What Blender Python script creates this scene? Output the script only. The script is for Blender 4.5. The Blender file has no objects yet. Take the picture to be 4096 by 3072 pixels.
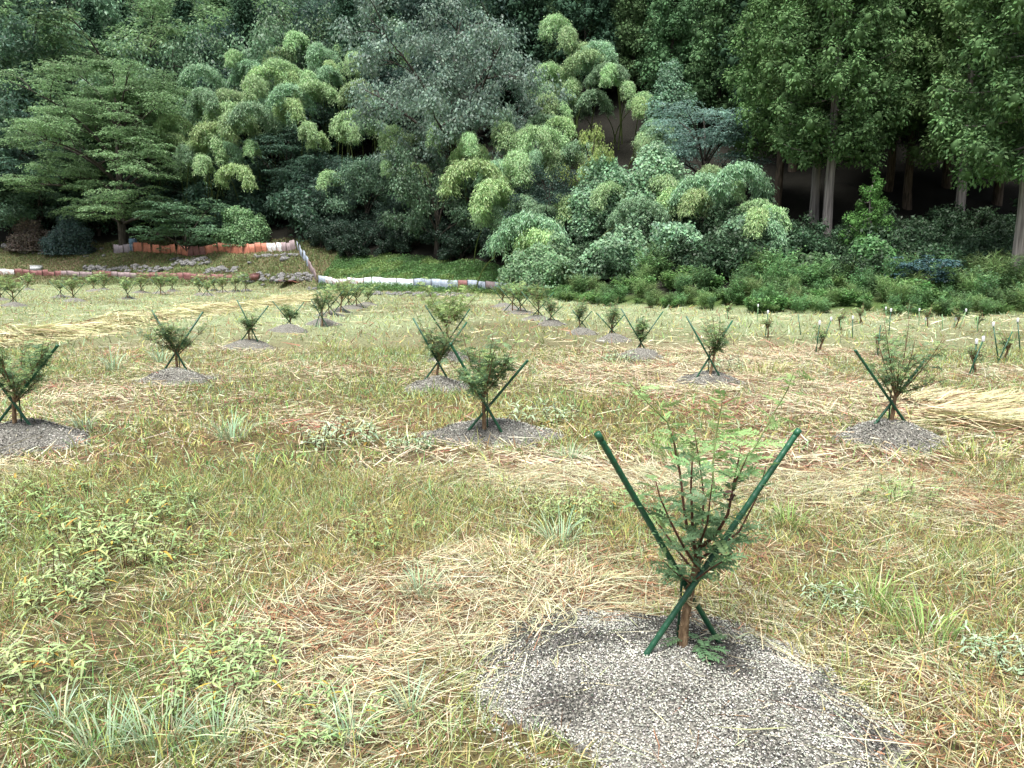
import bpy, math
import numpy as np
from mathutils import Vector, Matrix

R = math.radians
sc = bpy.context.scene
col = sc.collection

# ------------------------------------------------------------------ camera
CAM_H, FPX, CX, CY, HZ = 1.55, 3000.0, 2048.0, 1536.0, 1060.0
PITCH = math.atan((CY - HZ) / FPX)
cam_d = bpy.data.cameras.new('camera')
cam = bpy.data.objects.new('camera', cam_d)
col.objects.link(cam)
cam_d.sensor_width = 36.0
cam_d.lens = FPX / 4096.0 * 36.0
cam_d.clip_start = 0.05
cam_d.clip_end = 1000.0
cam.location = (0, 0, CAM_H)
cam.rotation_euler = (R(90) - PITCH, 0, 0)
sc.camera = cam

# ------------------------------------------------------------------ sky, sun, exposure (bright overcast)
SUN_EL, SUN_AZ = R(72), R(205)      # azimuth clockwise from +Y
w = bpy.data.worlds.new('World'); sc.world = w; w.use_nodes = True
nt = w.node_tree; nt.nodes.clear()
out = nt.nodes.new('ShaderNodeOutputWorld'); bg = nt.nodes.new('ShaderNodeBackground')
sky = nt.nodes.new('ShaderNodeTexSky'); sky.sky_type = 'NISHITA'; sky.sun_disc = False
sky.sun_elevation = SUN_EL; sky.sun_rotation = SUN_AZ
sky.air_density = 1.0; sky.dust_density = 6.0; sky.ozone_density = 1.0
hs = nt.nodes.new('ShaderNodeHueSaturation'); hs.inputs['Saturation'].default_value = 0.45   # cloud-grey sky
bg.inputs['Strength'].default_value = 0.05
nt.links.new(sky.outputs[0], hs.inputs['Color']); nt.links.new(hs.outputs[0], bg.inputs['Color'])
nt.links.new(bg.outputs[0], out.inputs['Surface'])
sd = bpy.data.lights.new('sun', 'SUN'); sd.energy = 1.5; sd.angle = R(28); sd.color = (1.0, 0.97, 0.92)
sun = bpy.data.objects.new('sun', sd); col.objects.link(sun)
sdir = Vector((math.sin(SUN_AZ) * math.cos(SUN_EL), math.cos(SUN_AZ) * math.cos(SUN_EL), math.sin(SUN_EL)))
sun.rotation_euler = sdir.to_track_quat('Z', 'Y').to_euler(); sun.location = (0, -20, 60)
vs = sc.view_settings
vs.view_transform = 'Standard'; vs.look = 'None'; vs.gamma = 1.0; vs.use_curve_mapping = False
vs.exposure = 2.05
sc.cycles.max_bounces = 6; sc.cycles.diffuse_bounces = 3; sc.cycles.transmission_bounces = 4
sc.cycles.glossy_bounces = 2; sc.cycles.transparent_max_bounces = 4

# ------------------------------------------------------------------ maths helpers
RNG = np.random.default_rng(7)
_T = np.random.default_rng(3).random((256, 256))

def noise(x, y):
    x = np.asarray(x, float); y = np.asarray(y, float)
    xi = np.floor(x).astype(int); yi = np.floor(y).astype(int)
    fx = x - xi; fy = y - yi
    fx = fx * fx * (3 - 2 * fx); fy = fy * fy * (3 - 2 * fy)
    g = lambda a, b: _T[a & 255, b & 255]
    return (g(xi, yi) * (1 - fx) + g(xi + 1, yi) * fx) * (1 - fy) + (g(xi, yi + 1) * (1 - fx) + g(xi + 1, yi + 1) * fx) * fy

def fbm(x, y, o=3):
    s = 0; a = 0.5
    for k in range(o):
        s = s + a * noise(x * 2 ** k + 17.3 * k, y * 2 ** k + 5.1 * k); a *= .5
    return s / (1 - .5 ** o)

FX = [-200, -60, -36, -18, -12, -6, 0.0, 1.2, 4.5, 10, 17, 40, 200]
FY = [60, 58, 56.5, 50.5, 46.5, 43, 39.5, 34, 28, 24.5, 23.5, 23, 30]
PS = [-100, 0, .8, 6.0, 12, 30, 70, 300]

def foot(x):
    return np.interp(x, FX, FY)

def H(x, y):
    x = np.asarray(x, float); y = np.asarray(y, float)
    s = y - foot(x)
    a = np.interp(s, PS, [0, 0, .55, 2.6, 5.2, 14, 36, 60])
    b = np.interp(s, PS, [0, 0, .35, 2.0, 4.6, 13.5, 36, 60])
    c = np.interp(s, PS, [0, 0, .12, .9, 2.6, 10.5, 32, 60])
    wl = np.clip((-11 - x) / 3, 0, 1); wr = np.clip((x + 1.0) / 4, 0, 1)
    h = wl * a + wr * c + (1 - wl - wr) * b
    far = np.clip(s / 4, 0, 1)
    d = np.hypot(x, y)
    h = h + (fbm(x * .5, y * .5) - .5) * (.10 + .5 * far) + (fbm(x * 3, y * 3, 2) - .5) * .055
    return h

def H1(x, y):
    return float(H(x, y))

FWD = np.array([0, math.cos(PITCH), -math.sin(PITCH)]); UPV = np.array([0, math.sin(PITCH), math.cos(PITCH)])

def ray(px, py):
    d = FWD + np.array([1, 0, 0]) * (px - CX) / FPX - UPV * (py - CY) / FPX
    return d

def at(px, py, Y):
    d = ray(px, py); return Vector(d / d[1] * Y) + Vector((0, 0, CAM_H))

_YS = np.concatenate([np.linspace(1.2, 12, 900), np.linspace(12, 120, 3000)])

def gnd(px, py):
    d = ray(px, py); X = d[0] / d[1] * _YS; Z = CAM_H + d[2] / d[1] * _YS
    k = np.nonzero(Z < H(X, _YS))[0]
    k = k[0] if len(k) else len(_YS) - 1
    return Vector((X[k], _YS[k], H1(X[k], _YS[k])))

def unit(v):
    return v / np.maximum(np.linalg.norm(v, axis=-1, keepdims=True), 1e-9)

_O1 = ['zeroth', 'first', 'second', 'third', 'fourth', 'fifth', 'sixth', 'seventh', 'eighth', 'ninth', 'tenth', 'eleventh', 'twelfth', 'thirteenth', 'fourteenth', 'fifteenth', 'sixteenth', 'seventeenth', 'eighteenth', 'nineteenth']
def nth(k):
    if k < 20: return _O1[k]
    t = ['twent', 'thirt', 'fort', 'fift', 'sixt', 'sevent'][k // 10 - 2]
    return t + 'ieth' if k % 10 == 0 else t + 'y-' + _O1[k % 10]

def rank_labels(objs, fmt):
    for k, o in enumerate(sorted(objs, key=lambda q: (q.location.x / q.location.y))): o['label'] = fmt % nth(k + 1)

# ------------------------------------------------------------------ object helpers
def put(o, parent=None, name=None):
    col.objects.link(o)
    if parent is not None: o.parent = parent
    return o

def tag(o, label=None, cat=None, group=None, kind=None):
    for k, v in (('label', label), ('category', cat), ('group', group), ('kind', kind)):
        if v: o[k] = v
    return o

def thing(name, loc, label, cat, group=None, rz=0.0):
    o = bpy.data.objects.new(name, None); o.empty_display_size = .2
    o.location = loc; o.rotation_euler = (0, 0, rz)
    return tag(put(o), label, cat, group)

def mesh(name, V, F, mat, C=None, smooth=False):
    """V (n,3); F (m,3) or (m,4) arrays, or a list of such arrays; C per-vertex rgb."""
    me = bpy.data.meshes.new(name)
    Fs = F if isinstance(F, list) else [F]
    Fs = [np.asarray(f, dtype=np.int32) for f in Fs if len(f)]
    loops = np.concatenate([f.ravel() for f in Fs])
    tot = np.concatenate([np.full(len(f), f.shape[1], np.int32) for f in Fs])
    st = np.concatenate([[0], np.cumsum(tot)[:-1]]).astype(np.int32)
    me.vertices.add(len(V)); me.vertices.foreach_set('co', np.asarray(V, np.float32).ravel())
    me.loops.add(len(loops)); me.loops.foreach_set('vertex_index', loops)
    me.polygons.add(len(tot)); me.polygons.foreach_set('loop_start', st); me.polygons.foreach_set('loop_total', tot)
    if smooth: me.polygons.foreach_set('use_smooth', np.ones(len(tot), bool))
    if C is not None:
        a = me.color_attributes.new('Col', 'FLOAT_COLOR', 'POINT')
        c4 = np.ones((len(V), 4), np.float32); c4[:, :3] = C
        a.data.foreach_set('color', c4.ravel())
    me.update(calc_edges=True)
    if mat is not None: me.materials.append(mat)
    return me

def obj(name, me, parent=None):
    return put(bpy.data.objects.new(name, me), parent)

class Geo:
    def __init__(s): s.V = []; s.Q = []; s.T = []; s.C = []; s.n = 0
    def add(s, V, Q=None, T=None, C=None):
        V = np.asarray(V, float).reshape(-1, 3)
        if Q is not None and len(Q): s.Q.append(np.asarray(Q).reshape(-1, 4) + s.n)
        if T is not None and len(T): s.T.append(np.asarray(T).reshape(-1, 3) + s.n)
        s.V.append(V)
        c = np.ones((len(V), 3)) if C is None else np.broadcast_to(np.asarray(C, float), (len(V), 3))
        s.C.append(c); s.n += len(V)
    def mesh(s, name, mat, smooth=False):
        F = []
        if s.Q: F.append(np.concatenate(s.Q))
        if s.T: F.append(np.concatenate(s.T))
        return mesh(name, np.concatenate(s.V), F, mat, np.concatenate(s.C), smooth)

def tube(g, pts, rad, sides=6, c=(1, 1, 1), cap=True):
    P = np.asarray(pts, float); n = len(P); rad = np.broadcast_to(np.asarray(rad, float), (n,))
    T = unit(np.gradient(P, axis=0))
    ref = np.array([0.31, 0.95, 0.07]) if abs(T[0][2]) > .6 else np.array([0.05, 0.1, 1.0])
    A = unit(np.cross(T, ref)); B = np.cross(T, A)
    th = np.linspace(0, 2 * math.pi, sides, endpoint=False)
    V = P[:, None, :] + rad[:, None, None] * (np.cos(th)[None, :, None] * A[:, None, :] + np.sin(th)[None, :, None] * B[:, None, :])
    i = np.arange(n - 1)[:, None] * sides; j = np.arange(sides)[None, :]; j2 = (j + 1) % sides
    Q = np.stack([i + j, i + j2, i + sides + j2, i + sides + j], -1).reshape(-1, 4)
    V = V.reshape(-1, 3); Tt = None
    if cap:
        V = np.concatenate([V, P[-1:]]); k = (n - 1) * sides
        Tt = np.stack([k + j[0], k + j2[0], np.full(sides, n * sides)], -1)
    g.add(V, Q, Tt, c)

def leaves(g, P, D, L, W, C, rng, fold=.15, flat=.35, N=None):
    """diamond leaves: P base points, D directions, L lengths, W widths, C colours"""
    n = len(P); D = unit(D); L = np.broadcast_to(L, (n,))[:, None]; W = np.broadcast_to(W, (n,))[:, None]
    up = unit((np.array([0, 0, 1.0]) if N is None else unit(N)) + rng.normal(0, flat, (n, 3)))
    S = unit(np.cross(D, up)); N = np.cross(S, D)
    mid = P + D * L * .45
    V = np.stack([P, mid + S * W * .5 + N * W * fold, P + D * L - N * L * .08, mid - S * W * .5 + N * W * fold], 1).reshape(-1, 3)
    Q = np.arange(4 * n).reshape(n, 4)
    g.add(V, Q, None, np.repeat(C, 4, axis=0))

def cvar(base, n, rng, lum=.22, hue=.10, alt=None, altp=0.0):
    c = np.tile(np.asarray(base, float), (n, 1))
    if alt is not None:
        k = rng.random(n) < altp; c[k] = np.asarray(alt, float)
    c = c * (1 + rng.normal(0, lum, (n, 1))).clip(.4, 1.8)
    c = c * (1 + rng.normal(0, hue, (n, 3))).clip(.6, 1.5)
    return c.clip(.005, .9)

def ell(rng, n, r):
    v = unit(rng.normal(0, 1, (n, 3))) * (rng.random((n, 1)) ** .45)
    return v * np.asarray(r)

# ------------------------------------------------------------------ materials
def pmat(name):
    m = bpy.data.materials.new(name); m.use_nodes = True
    n = m.node_tree; b = n.nodes['Principled BSDF']
    return m, n, b

def leaf_mat(name, tint=(1, 1, 1), transl=.34, rough=.5, spec=.3, objvar=.14):
    m, n, b = pmat(name); L = n.links
    at_ = n.nodes.new('ShaderNodeAttribute'); at_.attribute_name = 'Col'
    oi = n.nodes.new('ShaderNodeObjectInfo')
    mr = n.nodes.new('ShaderNodeMapRange'); mr.inputs[3].default_value = 1 - objvar; mr.inputs[4].default_value = 1 + objvar
    L.new(oi.outputs['Random'], mr.inputs[0])
    hsv = n.nodes.new('ShaderNodeHueSaturation')
    mh = n.nodes.new('ShaderNodeMapRange'); mh.inputs[3].default_value = .487; mh.inputs[4].default_value = .513
    L.new(oi.outputs['Random'], mh.inputs[0])
    mx = n.nodes.new('ShaderNodeMix'); mx.data_type = 'RGBA'; mx.blend_type = 'MULTIPLY'; mx.inputs[0].default_value = 1
    mx.inputs[7].default_value = (*tint, 1)
    L.new(at_.outputs['Color'], mx.inputs[6]); L.new(mx.outputs[2], hsv.inputs['Color'])
    L.new(mh.outputs[0], hsv.inputs['Hue']); L.new(mr.outputs[0], hsv.inputs['Value'])
    b.inputs['Roughness'].default_value = rough; b.inputs['Specular IOR Level'].default_value = spec
    L.new(hsv.outputs[0], b.inputs['Base Color'])
    tr = n.nodes.new('ShaderNodeBsdfTranslucent'); L.new(hsv.outputs[0], tr.inputs['Color'])
    ms = n.nodes.new('ShaderNodeMixShader'); ms.inputs[0].default_value = transl
    L.new(b.outputs[0], ms.inputs[1]); L.new(tr.outputs[0], ms.inputs[2])
    L.new(ms.outputs[0], n.nodes['Material Output'].inputs['Surface'])
    return m

def noise_mat(name, c1, c2, scale=6, rough=.8, stretch=(1, 1, 1), bump=.3, detail=5, c3=None, spec=.2, attr=False, lo=.35, hi=.65):
    m, n, b = pmat(name); L = n.links
    tc = n.nodes.new('ShaderNodeTexCoord'); mp = n.nodes.new('ShaderNodeMapping'); mp.inputs['Scale'].default_value = stretch
    nz = n.nodes.new('ShaderNodeTexNoise'); nz.inputs['Scale'].default_value = scale; nz.inputs['Detail'].default_value = detail
    L.new(tc.outputs['Object'], mp.inputs[0]); L.new(mp.outputs[0], nz.inputs['Vector'])
    cr = n.nodes.new('ShaderNodeValToRGB'); e = cr.color_ramp.elements
    e[0].position = lo; e[0].color = (*c1, 1); e[1].position = hi; e[1].color = (*c2, 1)
    if c3 is not None:
        k = cr.color_ramp.elements.new((lo + hi) / 2); k.color = (*c3, 1)
    L.new(nz.outputs['Fac'], cr.inputs[0]); outc = cr.outputs[0]
    if attr:
        a = n.nodes.new('ShaderNodeAttribute'); a.attribute_name = 'Col'
        mx = n.nodes.new('ShaderNodeMix'); mx.data_type = 'RGBA'; mx.blend_type = 'MULTIPLY'; mx.inputs[0].default_value = 1
        L.new(a.outputs['Color'], mx.inputs[6]); L.new(outc, mx.inputs[7]); outc = mx.outputs[2]
    L.new(outc, b.inputs['Base Color'])
    b.inputs['Roughness'].default_value = rough; b.inputs['Specular IOR Level'].default_value = spec
    bp = n.nodes.new('ShaderNodeBump'); bp.inputs['Strength'].default_value = bump; bp.inputs['Distance'].default_value = .02
    L.new(nz.outputs['Fac'], bp.inputs['Height']); L.new(bp.outputs[0], b.inputs['Normal'])
    return m

M_leaf = leaf_mat('foliage', (1.02, 1.12, 1.32))
M_sapleaf = leaf_mat('sapling_leaves', (1.0, 1.12, 1.05), transl=.32, rough=.5, objvar=.1)
M_weed = leaf_mat('weed_leaves', (.88, 1.0, .95), transl=.3, objvar=.25)
M_glossy = leaf_mat('glossy_foliage', (1, 1.05, 1.3), rough=.35, spec=.5, transl=.18)
M_cedar = leaf_mat('cedar_foliage', (1.0, 1.08, 1.1), transl=.10, rough=.75, spec=.06, objvar=.10)
M_bamboo = leaf_mat('bamboo_foliage', (1.2, 1.25, 1.5), transl=.3, objvar=.2)
M_grass = leaf_mat('grass_blades', transl=.25, rough=.6, spec=.2, objvar=0)
M_straw = leaf_mat('dry_straw', transl=.12, rough=.6, spec=.25, objvar=0)
M_bark = noise_mat('bark', (.05, .04, .032), (.16, .125, .095), 14, .9, (1, 1, .15), .6)
M_greybark = noise_mat('grey_bark', (.12, .105, .10), (.36, .33, .31), 9, .9, (1.6, 1.6, .08), .7, c3=(.25, .23, .22))
M_darkbark = noise_mat('dark_bark', (.025, .022, .02), (.08, .07, .06), 12, .9, (1, 1, .2), .5)
M_sapbark = noise_mat('sapling_bark', (.12, .075, .045), (.30, .21, .13), 60, .8, (1, 1, .35), .6, c3=(.2, .135, .08))
M_twig = noise_mat('reddish_twig', (.055, .025, .02), (.13, .06, .04), 60, .6, (1, 1, .3), .3)
M_culm = noise_mat('bamboo_culm', (.06, .10, .03), (.14, .17, .06), 5, .5, (1, 1, .2), .1)
M_stake = noise_mat('green_plastic', (.008, .055, .028), (.016, .10, .05), 9, .38, (1, 1, .4), .08, spec=.5)
M_stakecap = noise_mat('dark_cap', (.01, .03, .02), (.02, .05, .035), 9, .5)
M_string = noise_mat('twine', (.35, .30, .16), (.55, .50, .32), 40, .8)
M_pole = noise_mat('pale_green_pole', (.10, .22, .10), (.22, .34, .18), 8, .5, (1, 1, .3), .05)
M_white = noise_mat('white_plastic', (.55, .58, .60), (.75, .78, .8), 9, .4)
M_stone = noise_mat('fieldstone', (.07, .07, .072), (.27, .27, .265), 3, .9, (1, 1, 1), .6, c3=(.15, .15, .15))
M_mound = noise_mat('husk_mulch', (.05, .05, .045), (.40, .39, .35), 95, .95, (1, 1, 1), 1.0, detail=8, c3=(.18, .175, .155), lo=.34, hi=.68)
M_ground = noise_mat('ground_soil', (.45, .42, .38), (1.25, 1.2, 1.1), 22, .95, (1, 1, 1), .8, attr=True, detail=7)
M_chip = leaf_mat('husk_flakes', transl=.05, rough=.8, spec=.2, objvar=0)

# ------------------------------------------------------------------ colour zones of the field
def blobs(x, y, lst):
    s = 0
    for (px, py, r, a) in lst:
        p = gnd(px, py); s = s + a * np.exp(-((x - p.x) ** 2 + (y - p.y) ** 2) / (r * r))
    return s

STRAW_B = [(2300, 2330, .55, .8), (1750, 2420, .55, .8), (1250, 2560, .45, .7), (900, 2720, .4, .5), (1500, 2850, .45, .6), (3650, 2750, .6, .7),
           (3500, 2250, .6, .5), (2000, 1830, 1.1, .7), (2350, 1900, .7, .6), (1500, 1960, .8, .35), (3250, 1850, .9, .6), (3900, 1700, 1.4, .9), (4000, 2000, .9, .5),
           (3000, 1560, 1.8, .5), (3500, 1600, 2, .5), (700, 1600, 1.6, .5), (2600, 1500, 2.2, .4), (1000, 1400, 1.6, .4), (100, 1900, .9, .3), (2500, 1380, 2.5, .5), (3100, 1400, 3, .5)]
GREEN_B = [(500, 2250, .75, .9), (200, 2050, .8, .6), (1700, 2100, .7, .5), (1000, 2200, .6, .5), (500, 2950, .35, .8), (3600, 2400, .4, .6), (3800, 2150, .45, .5), (2300, 2120, .4, .5),
           (1300, 2000, .9, .3), (2450, 1700, 1.0, .6), (1900, 1650, 1.5, .3), (900, 1800, 1.2, .3), (3300, 2150, .4, .4), (400, 2650, .4, .4)]
OCHRE_B = [(1000, 1700, 1.8, .8), (2500, 1680, 1.5, .9), (1700, 1700, 1.5, .7), (3000, 1950, .7, .5), (1500, 2150, .8, .7), (3750, 2100, .5, .6), (1300, 1500, 2.5, .4), (3150, 1480, 2, .4), (300, 2350, .6, .4)]

def straw_amt(x, y):
    return np.clip(.02 + 1.5 * (fbm(x * .55 + 40, y * .55 + 11) - .40) + blobs(x, y, STRAW_B) - 1.1 * blobs(x, y, GREEN_B), .04, .97)

def ochre_amt(x, y):
    return np.clip(1.4 * (fbm(x * .4 + 3, y * .4 + 77) - .35) + blobs(x, y, OCHRE_B) * .8, 0, 1)

def pale_amt(x, y):        # dewy pale mint grass, more of it farther out
    return np.clip((y - 8) / 14, 0, 1) * np.clip(.65 + 1.2 * (fbm(x * .25 + 9, y * .25 + 31) - .45), 0, 1)

C_STRAW = np.array([.58, .52, .34]); C_STRAW2 = np.array([.55, .54, .40]); C_BROWN = np.array([.26, .15, .09]); C_REDD = np.array([.34, .16, .10])
C_OLIVE = np.array([.27, .32, .11]); C_GREEN = np.array([.20, .34, .12]); C_OCHRE = np.array([.40, .345, .16]); C_MINT = np.array([.40, .52, .33]); C_YEL = np.array([.48, .50, .17])

def build_ground():
    xs = np.unique(np.round(np.concatenate([np.arange(-9, 9.01, .22), np.arange(-40, 40, .7), np.arange(-140, 141, 4)]), 3))
    ys = np.unique(np.round(np.concatenate([np.arange(-1, 12, .18), np.arange(12, 62, .55), np.arange(62, 150, 2.5), np.arange(-40, 0, 4)]), 3))
    X, Y = np.meshgrid(xs, ys); nx, ny = len(xs), len(ys)
    V = np.stack([X, Y, H(X, Y)], -1).reshape(-1, 3)
    i = np.arange(ny - 1)[:, None] * nx; j = np.arange(nx - 1)[None, :]
    Q = np.stack([i + j, i + j + 1, i + nx + j + 1, i + nx + j], -1).reshape(-1, 4)
    x, y = V[:, 0], V[:, 1]; s = y - foot(x)
    st = straw_amt(x, y)[:, None]; oc = ochre_amt(x, y)[:, None]; pa = pale_amt(x, y)[:, None]
    c = (1 - st) * ((1 - oc) * np.array([.085, .085, .04]) + oc * np.array([.13, .10, .05])) + st * np.array([.16, .115, .08])  # soil colour darkened for the shadow between the blades
    c = c * (1 - pa) + pa * np.array([.27, .33, .20])
    bank = np.clip(s / .6, 0, 1)[:, None]
    left = np.clip((-11.5 - x) / 1.0, 0, 1)[:, None]
    br = np.clip(2.2 * (fbm(x * .22, y * .22) - .35), 0, 1)[:, None]
    bc = left * (br * np.array([.16, .13, .09]) + (1 - br) * np.array([.11, .16, .07])) + (1 - left) * np.array([.07, .12, .035])
    c = c * (1 - bank) + bank * bc
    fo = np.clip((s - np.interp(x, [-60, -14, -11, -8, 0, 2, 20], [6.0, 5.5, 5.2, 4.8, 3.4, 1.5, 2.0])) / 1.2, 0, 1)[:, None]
    c = c * (1 - fo) + fo * np.array([.013, .013, .010])  # forest floor painted near black, standing in for canopy shade
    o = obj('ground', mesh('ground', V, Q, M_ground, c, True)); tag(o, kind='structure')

build_ground()

# ------------------------------------------------------------------ saplings, stakes and mounds: where they stand (pixels of the photo)
# base, left stake top, right stake top, mound half-width m, height of the crown m, label
SAP = [
    ((1940, 1752), (1800, 1372), (2112, 1440), .62, 1.02, 'bushy dark green sapling with bare upper twigs at the centre of the field'),
    ((70, 1765), (-110, 1385), (232, 1380), .70, 1.05, 'dark green sapling cut by the left edge of the picture'),
    ((3552, 1752), (3420, 1400), (3716, 1420), .52, 1.12, 'open branched sapling on a grey mound at the right of the field'),
    ((710, 1520), (606, 1240), (812, 1247), .54, .98, 'round bushy sapling in the left of the field behind the leftmost one'),
    ((1745, 1552), (1652, 1272), (1868, 1288), .42, 1.02, 'sapling standing just behind and left of the central one'),
    ((2830, 1532), (2745, 1265), (2930, 1282), .50, .98, 'narrow sapling on a pale mound behind the nearest sapling'),
    ((1790, 1440), (1700, 1220), (1880, 1235), .40, 1.45, 'tall pale yellow green sapling, third in depth behind the central one'),
    ((1003, 1390), (948, 1200), (1074, 1223), .52, .78, 'small narrow sapling right of the round bushy one'),
    ((1155, 1324), (1090, 1204), (1217, 1207), .48, .72, 'low cup shaped sapling on a grey mound beside the hay swath'),
    ((1288, 1296), (1244, 1197), (1302, 1194), .48, .95, 'first dark sapling of the close row behind the cup shaped one'),
    ((2559, 1428), (2484, 1234), (2652, 1246), .42, .80, 'sapling in widely spread stakes on a pale mound right of the centre'),
    ((2447, 1364), (2385, 1251), (2497, 1259), .40, .90, 'twiggy sapling crossed by long stakes on a small pale mound'),
    ((2325, 1336), (2290, 1241), (2368, 1244), .38, .85, 'sapling leaning right in the line running to the weeds'),
    ((2202, 1300), (2168, 1219), (2248, 1226), .38, .80, 'small dark sapling with a clear tripod foot in the line to the weeds'),
]
FAR = [(1319, 1266, 1.0), (1362, 1250, 1.25), (1396, 1236, 1.1), (1428, 1231, 1.1), (1473, 1222, .9),
       (2150, 1279, 1.1), (2086, 1256, 1.15), (2050, 1240, 1.1), (2010, 1226, 1.1),
       (54, 1222, 1.35), (6, 1202, 1.2), (112, 1160, 1.2), (244, 1191, 1.05), (296, 1205, 1.35), (375, 1166, 1.3), (416, 1160, 1.3),
       (513, 1198, 1.15), (566, 1172, 1.35), (642, 1175, 1.3), (690, 1166, 1.3), (801, 1181, 1.2), (828, 1181, .8), (858, 1165, 1.1), (892, 1171, 1.2), (943, 1169, 1.25), (982, 1165, 1.3)]

P1 = gnd(2728, 2590)
MOUNDS = [(P1.x - .07, P1.y - .27, .76, .64, .12)]
for b, lt, rt, mw, ch, lab in SAP:
    p = gnd(*b); MOUNDS.append((p.x + .03, p.y - .12 * mw, mw, mw * .85, .12 + .08 * mw))
for (px, py, s_) in FAR:
    p = gnd(px, py); MOUNDS.append((p.x, p.y, .5, .42, .13))

def mound_h(x, y):
    """height of the mounds above the field at x, y"""
    h = np.zeros(np.shape(x))
    for k, (mx, my, a, b, hh) in enumerate(MOUNDS):
        dx = (x - mx) / a; dy = (y - my) / b
        r = np.sqrt(dx * dx + dy * dy) / (1 + .44 * (noise(dx * 1.3 + 5 * k, dy * 1.3 + k * 3.7) - .5) + .22 * (noise(dx * 4.5 + 9 * k, dy * 4.5) - .5))
        h = np.maximum(h, hh * np.where(r < 1, np.cos(np.clip(r, 0, 1) * math.pi / 2) ** 1.3, 0))
    return h

def Hm(x, y):
    return float(H(x, y) + mound_h(np.array(x), np.array(y)))

mound_names = ['wide grey mound of husk mulch under the nearest sapling'] + \
    ['grey mulch mound under the ' + s for s in ('bushy central sapling', 'sapling at the left edge', 'open branched sapling on the right', 'round bushy sapling on the left',
     'sapling just behind the central one', 'narrow sapling behind the nearest one', 'tall pale yellow green sapling', 'small narrow sapling left of centre',
     'cup shaped sapling beside the hay', 'first sapling of the close row', 'sapling in widely spread stakes', 'twiggy sapling with long crossed stakes', 'sapling leaning right near the weeds', 'small dark tripod sapling')]
FARM = []
def build_mounds():
    for k, (mx, my, a, b, hh) in enumerate(MOUNDS):
        near = k == 0; nr, na = (26, 72) if near else ((14, 36) if k < 15 else (6, 16))
        rr = np.linspace(0, 1.12, nr); th = np.linspace(0, 2 * math.pi, na, endpoint=False)
        Rr, Th = np.meshgrid(rr, th, indexing='ij')
        x = mx + Rr * np.cos(Th) * a; y = my + Rr * np.sin(Th) * b
        mh = mound_h(x, y)
        z = H(x, y) + mh + np.where(mh > .004, .008 + (fbm(x * 9, y * 9, 2) - .5) * .025, -.05)
        z0 = H1(mx, my)
        V = np.stack([x - mx, y - my, z - z0], -1).reshape(-1, 3)
        i = np.arange(nr - 1)[:, None] * na; j = np.arange(na)[None, :]; j2 = (j + 1) % na
        Q = np.stack([i + j, i + j2, i + na + j2, i + na + j], -1).reshape(-1, 4)
        g = 'grey mulch mounds around the saplings'
        lab = mound_names[k] if k < len(mound_names) else 'small grey mulch mound under one of the far saplings'
        t = thing('mulch_mound', (mx, my, z0), lab, 'mound', g)
        obj('heap', mesh('heap', V, Q, M_mound, None, True), t)
        if k >= len(mound_names): FARM.append(t)
        # loose husks and charred bits lying on it
        n = 42000 if near else (3600 if k < 8 else (700 if k < 15 else 0))
        if n == 0: continue
        rng = np.random.default_rng(100 + k)
        r = np.sqrt(rng.random(n)) * 1.04 + (rng.random(n) < .12) * np.abs(rng.normal(0, .12, n)); th = rng.random(n) * 2 * math.pi
        x = mx + r * np.cos(th) * a; y = my + r * np.sin(th) * b
        mh = mound_h(x, y); keep = (mh > .004) | (r > 1.0); x, y, mh = x[keep], y[keep], mh[keep]; n = len(x)
        P = np.stack([x - mx, y - my, H(x, y) + mh + .010 + (fbm(x * 9, y * 9, 2) - .5) * .025 - z0 + rng.random(n) * .006], -1)
        D = np.stack([rng.normal(0, 1, n), rng.normal(0, 1, n), rng.normal(0, .3, n)], -1)
        dark = (noise(x * 5 + k, y * 5) + rng.normal(0, .16, n)) > .66
        C = np.where(dark[:, None], cvar((.055, .055, .05), n, rng), cvar((.47, .47, .42), n, rng, .28, .04))
        g2 = Geo(); sz = .0075 if near else .014
        leaves(g2, P, D, sz * (.6 + rng.random(n)), sz * .75, C, rng, fold=.2, flat=.5)
        tag(obj('husks', g2.mesh('husks', M_chip), t), kind='stuff')
build_mounds()
rank_labels(FARM, 'small grey mulch mound of a far sapling, %s from the left')

# ------------------------------------------------------------------ grass and straw
def sample(rng, n, y0, y1, wide=.82, power=1.0):
    y = np.sqrt(y0 ** 2 + rng.random(n) * (y1 ** 2 - y0 ** 2)); x = (rng.random(n) * 2 - 1) * (wide * y + .4)
    k = y < foot(x) + .6
    return x[k], y[k]

def strips(g, P, D, L, W, C, curve, side=None, segs=2):
    """bent blades: P base, D start direction, curve = vector added quadratically"""
    n = len(P); D = unit(D); L = np.broadcast_to(L, (n,))[:, None]; W = np.broadcast_to(W, (n,))[:, None]
    if side is None: side = unit(np.cross(D, np.array([0, 0, 1.0]) + .01))
    ring = []
    for k in range(segs + 1):
        t = k / segs; c = P + D * L * t + curve * L * t * t
        wk = W * .5 * (1 - .25 * t if k < segs else .12)
        ring += [c - side * wk, c + side * wk]
    V = np.stack(ring, 1).reshape(-1, 3); m = 2 * (segs + 1)
    b = (np.arange(n) * m)[:, None]
    Q = np.concatenate([np.concatenate([b + 2 * k, b + 2 * k + 1, b + 2 * k + 3, b + 2 * k + 2], 1)[:, None] for k in range(segs)], 1).reshape(-1, 4)
    g.add(V, Q, None, np.repeat(C, m, axis=0))

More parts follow.
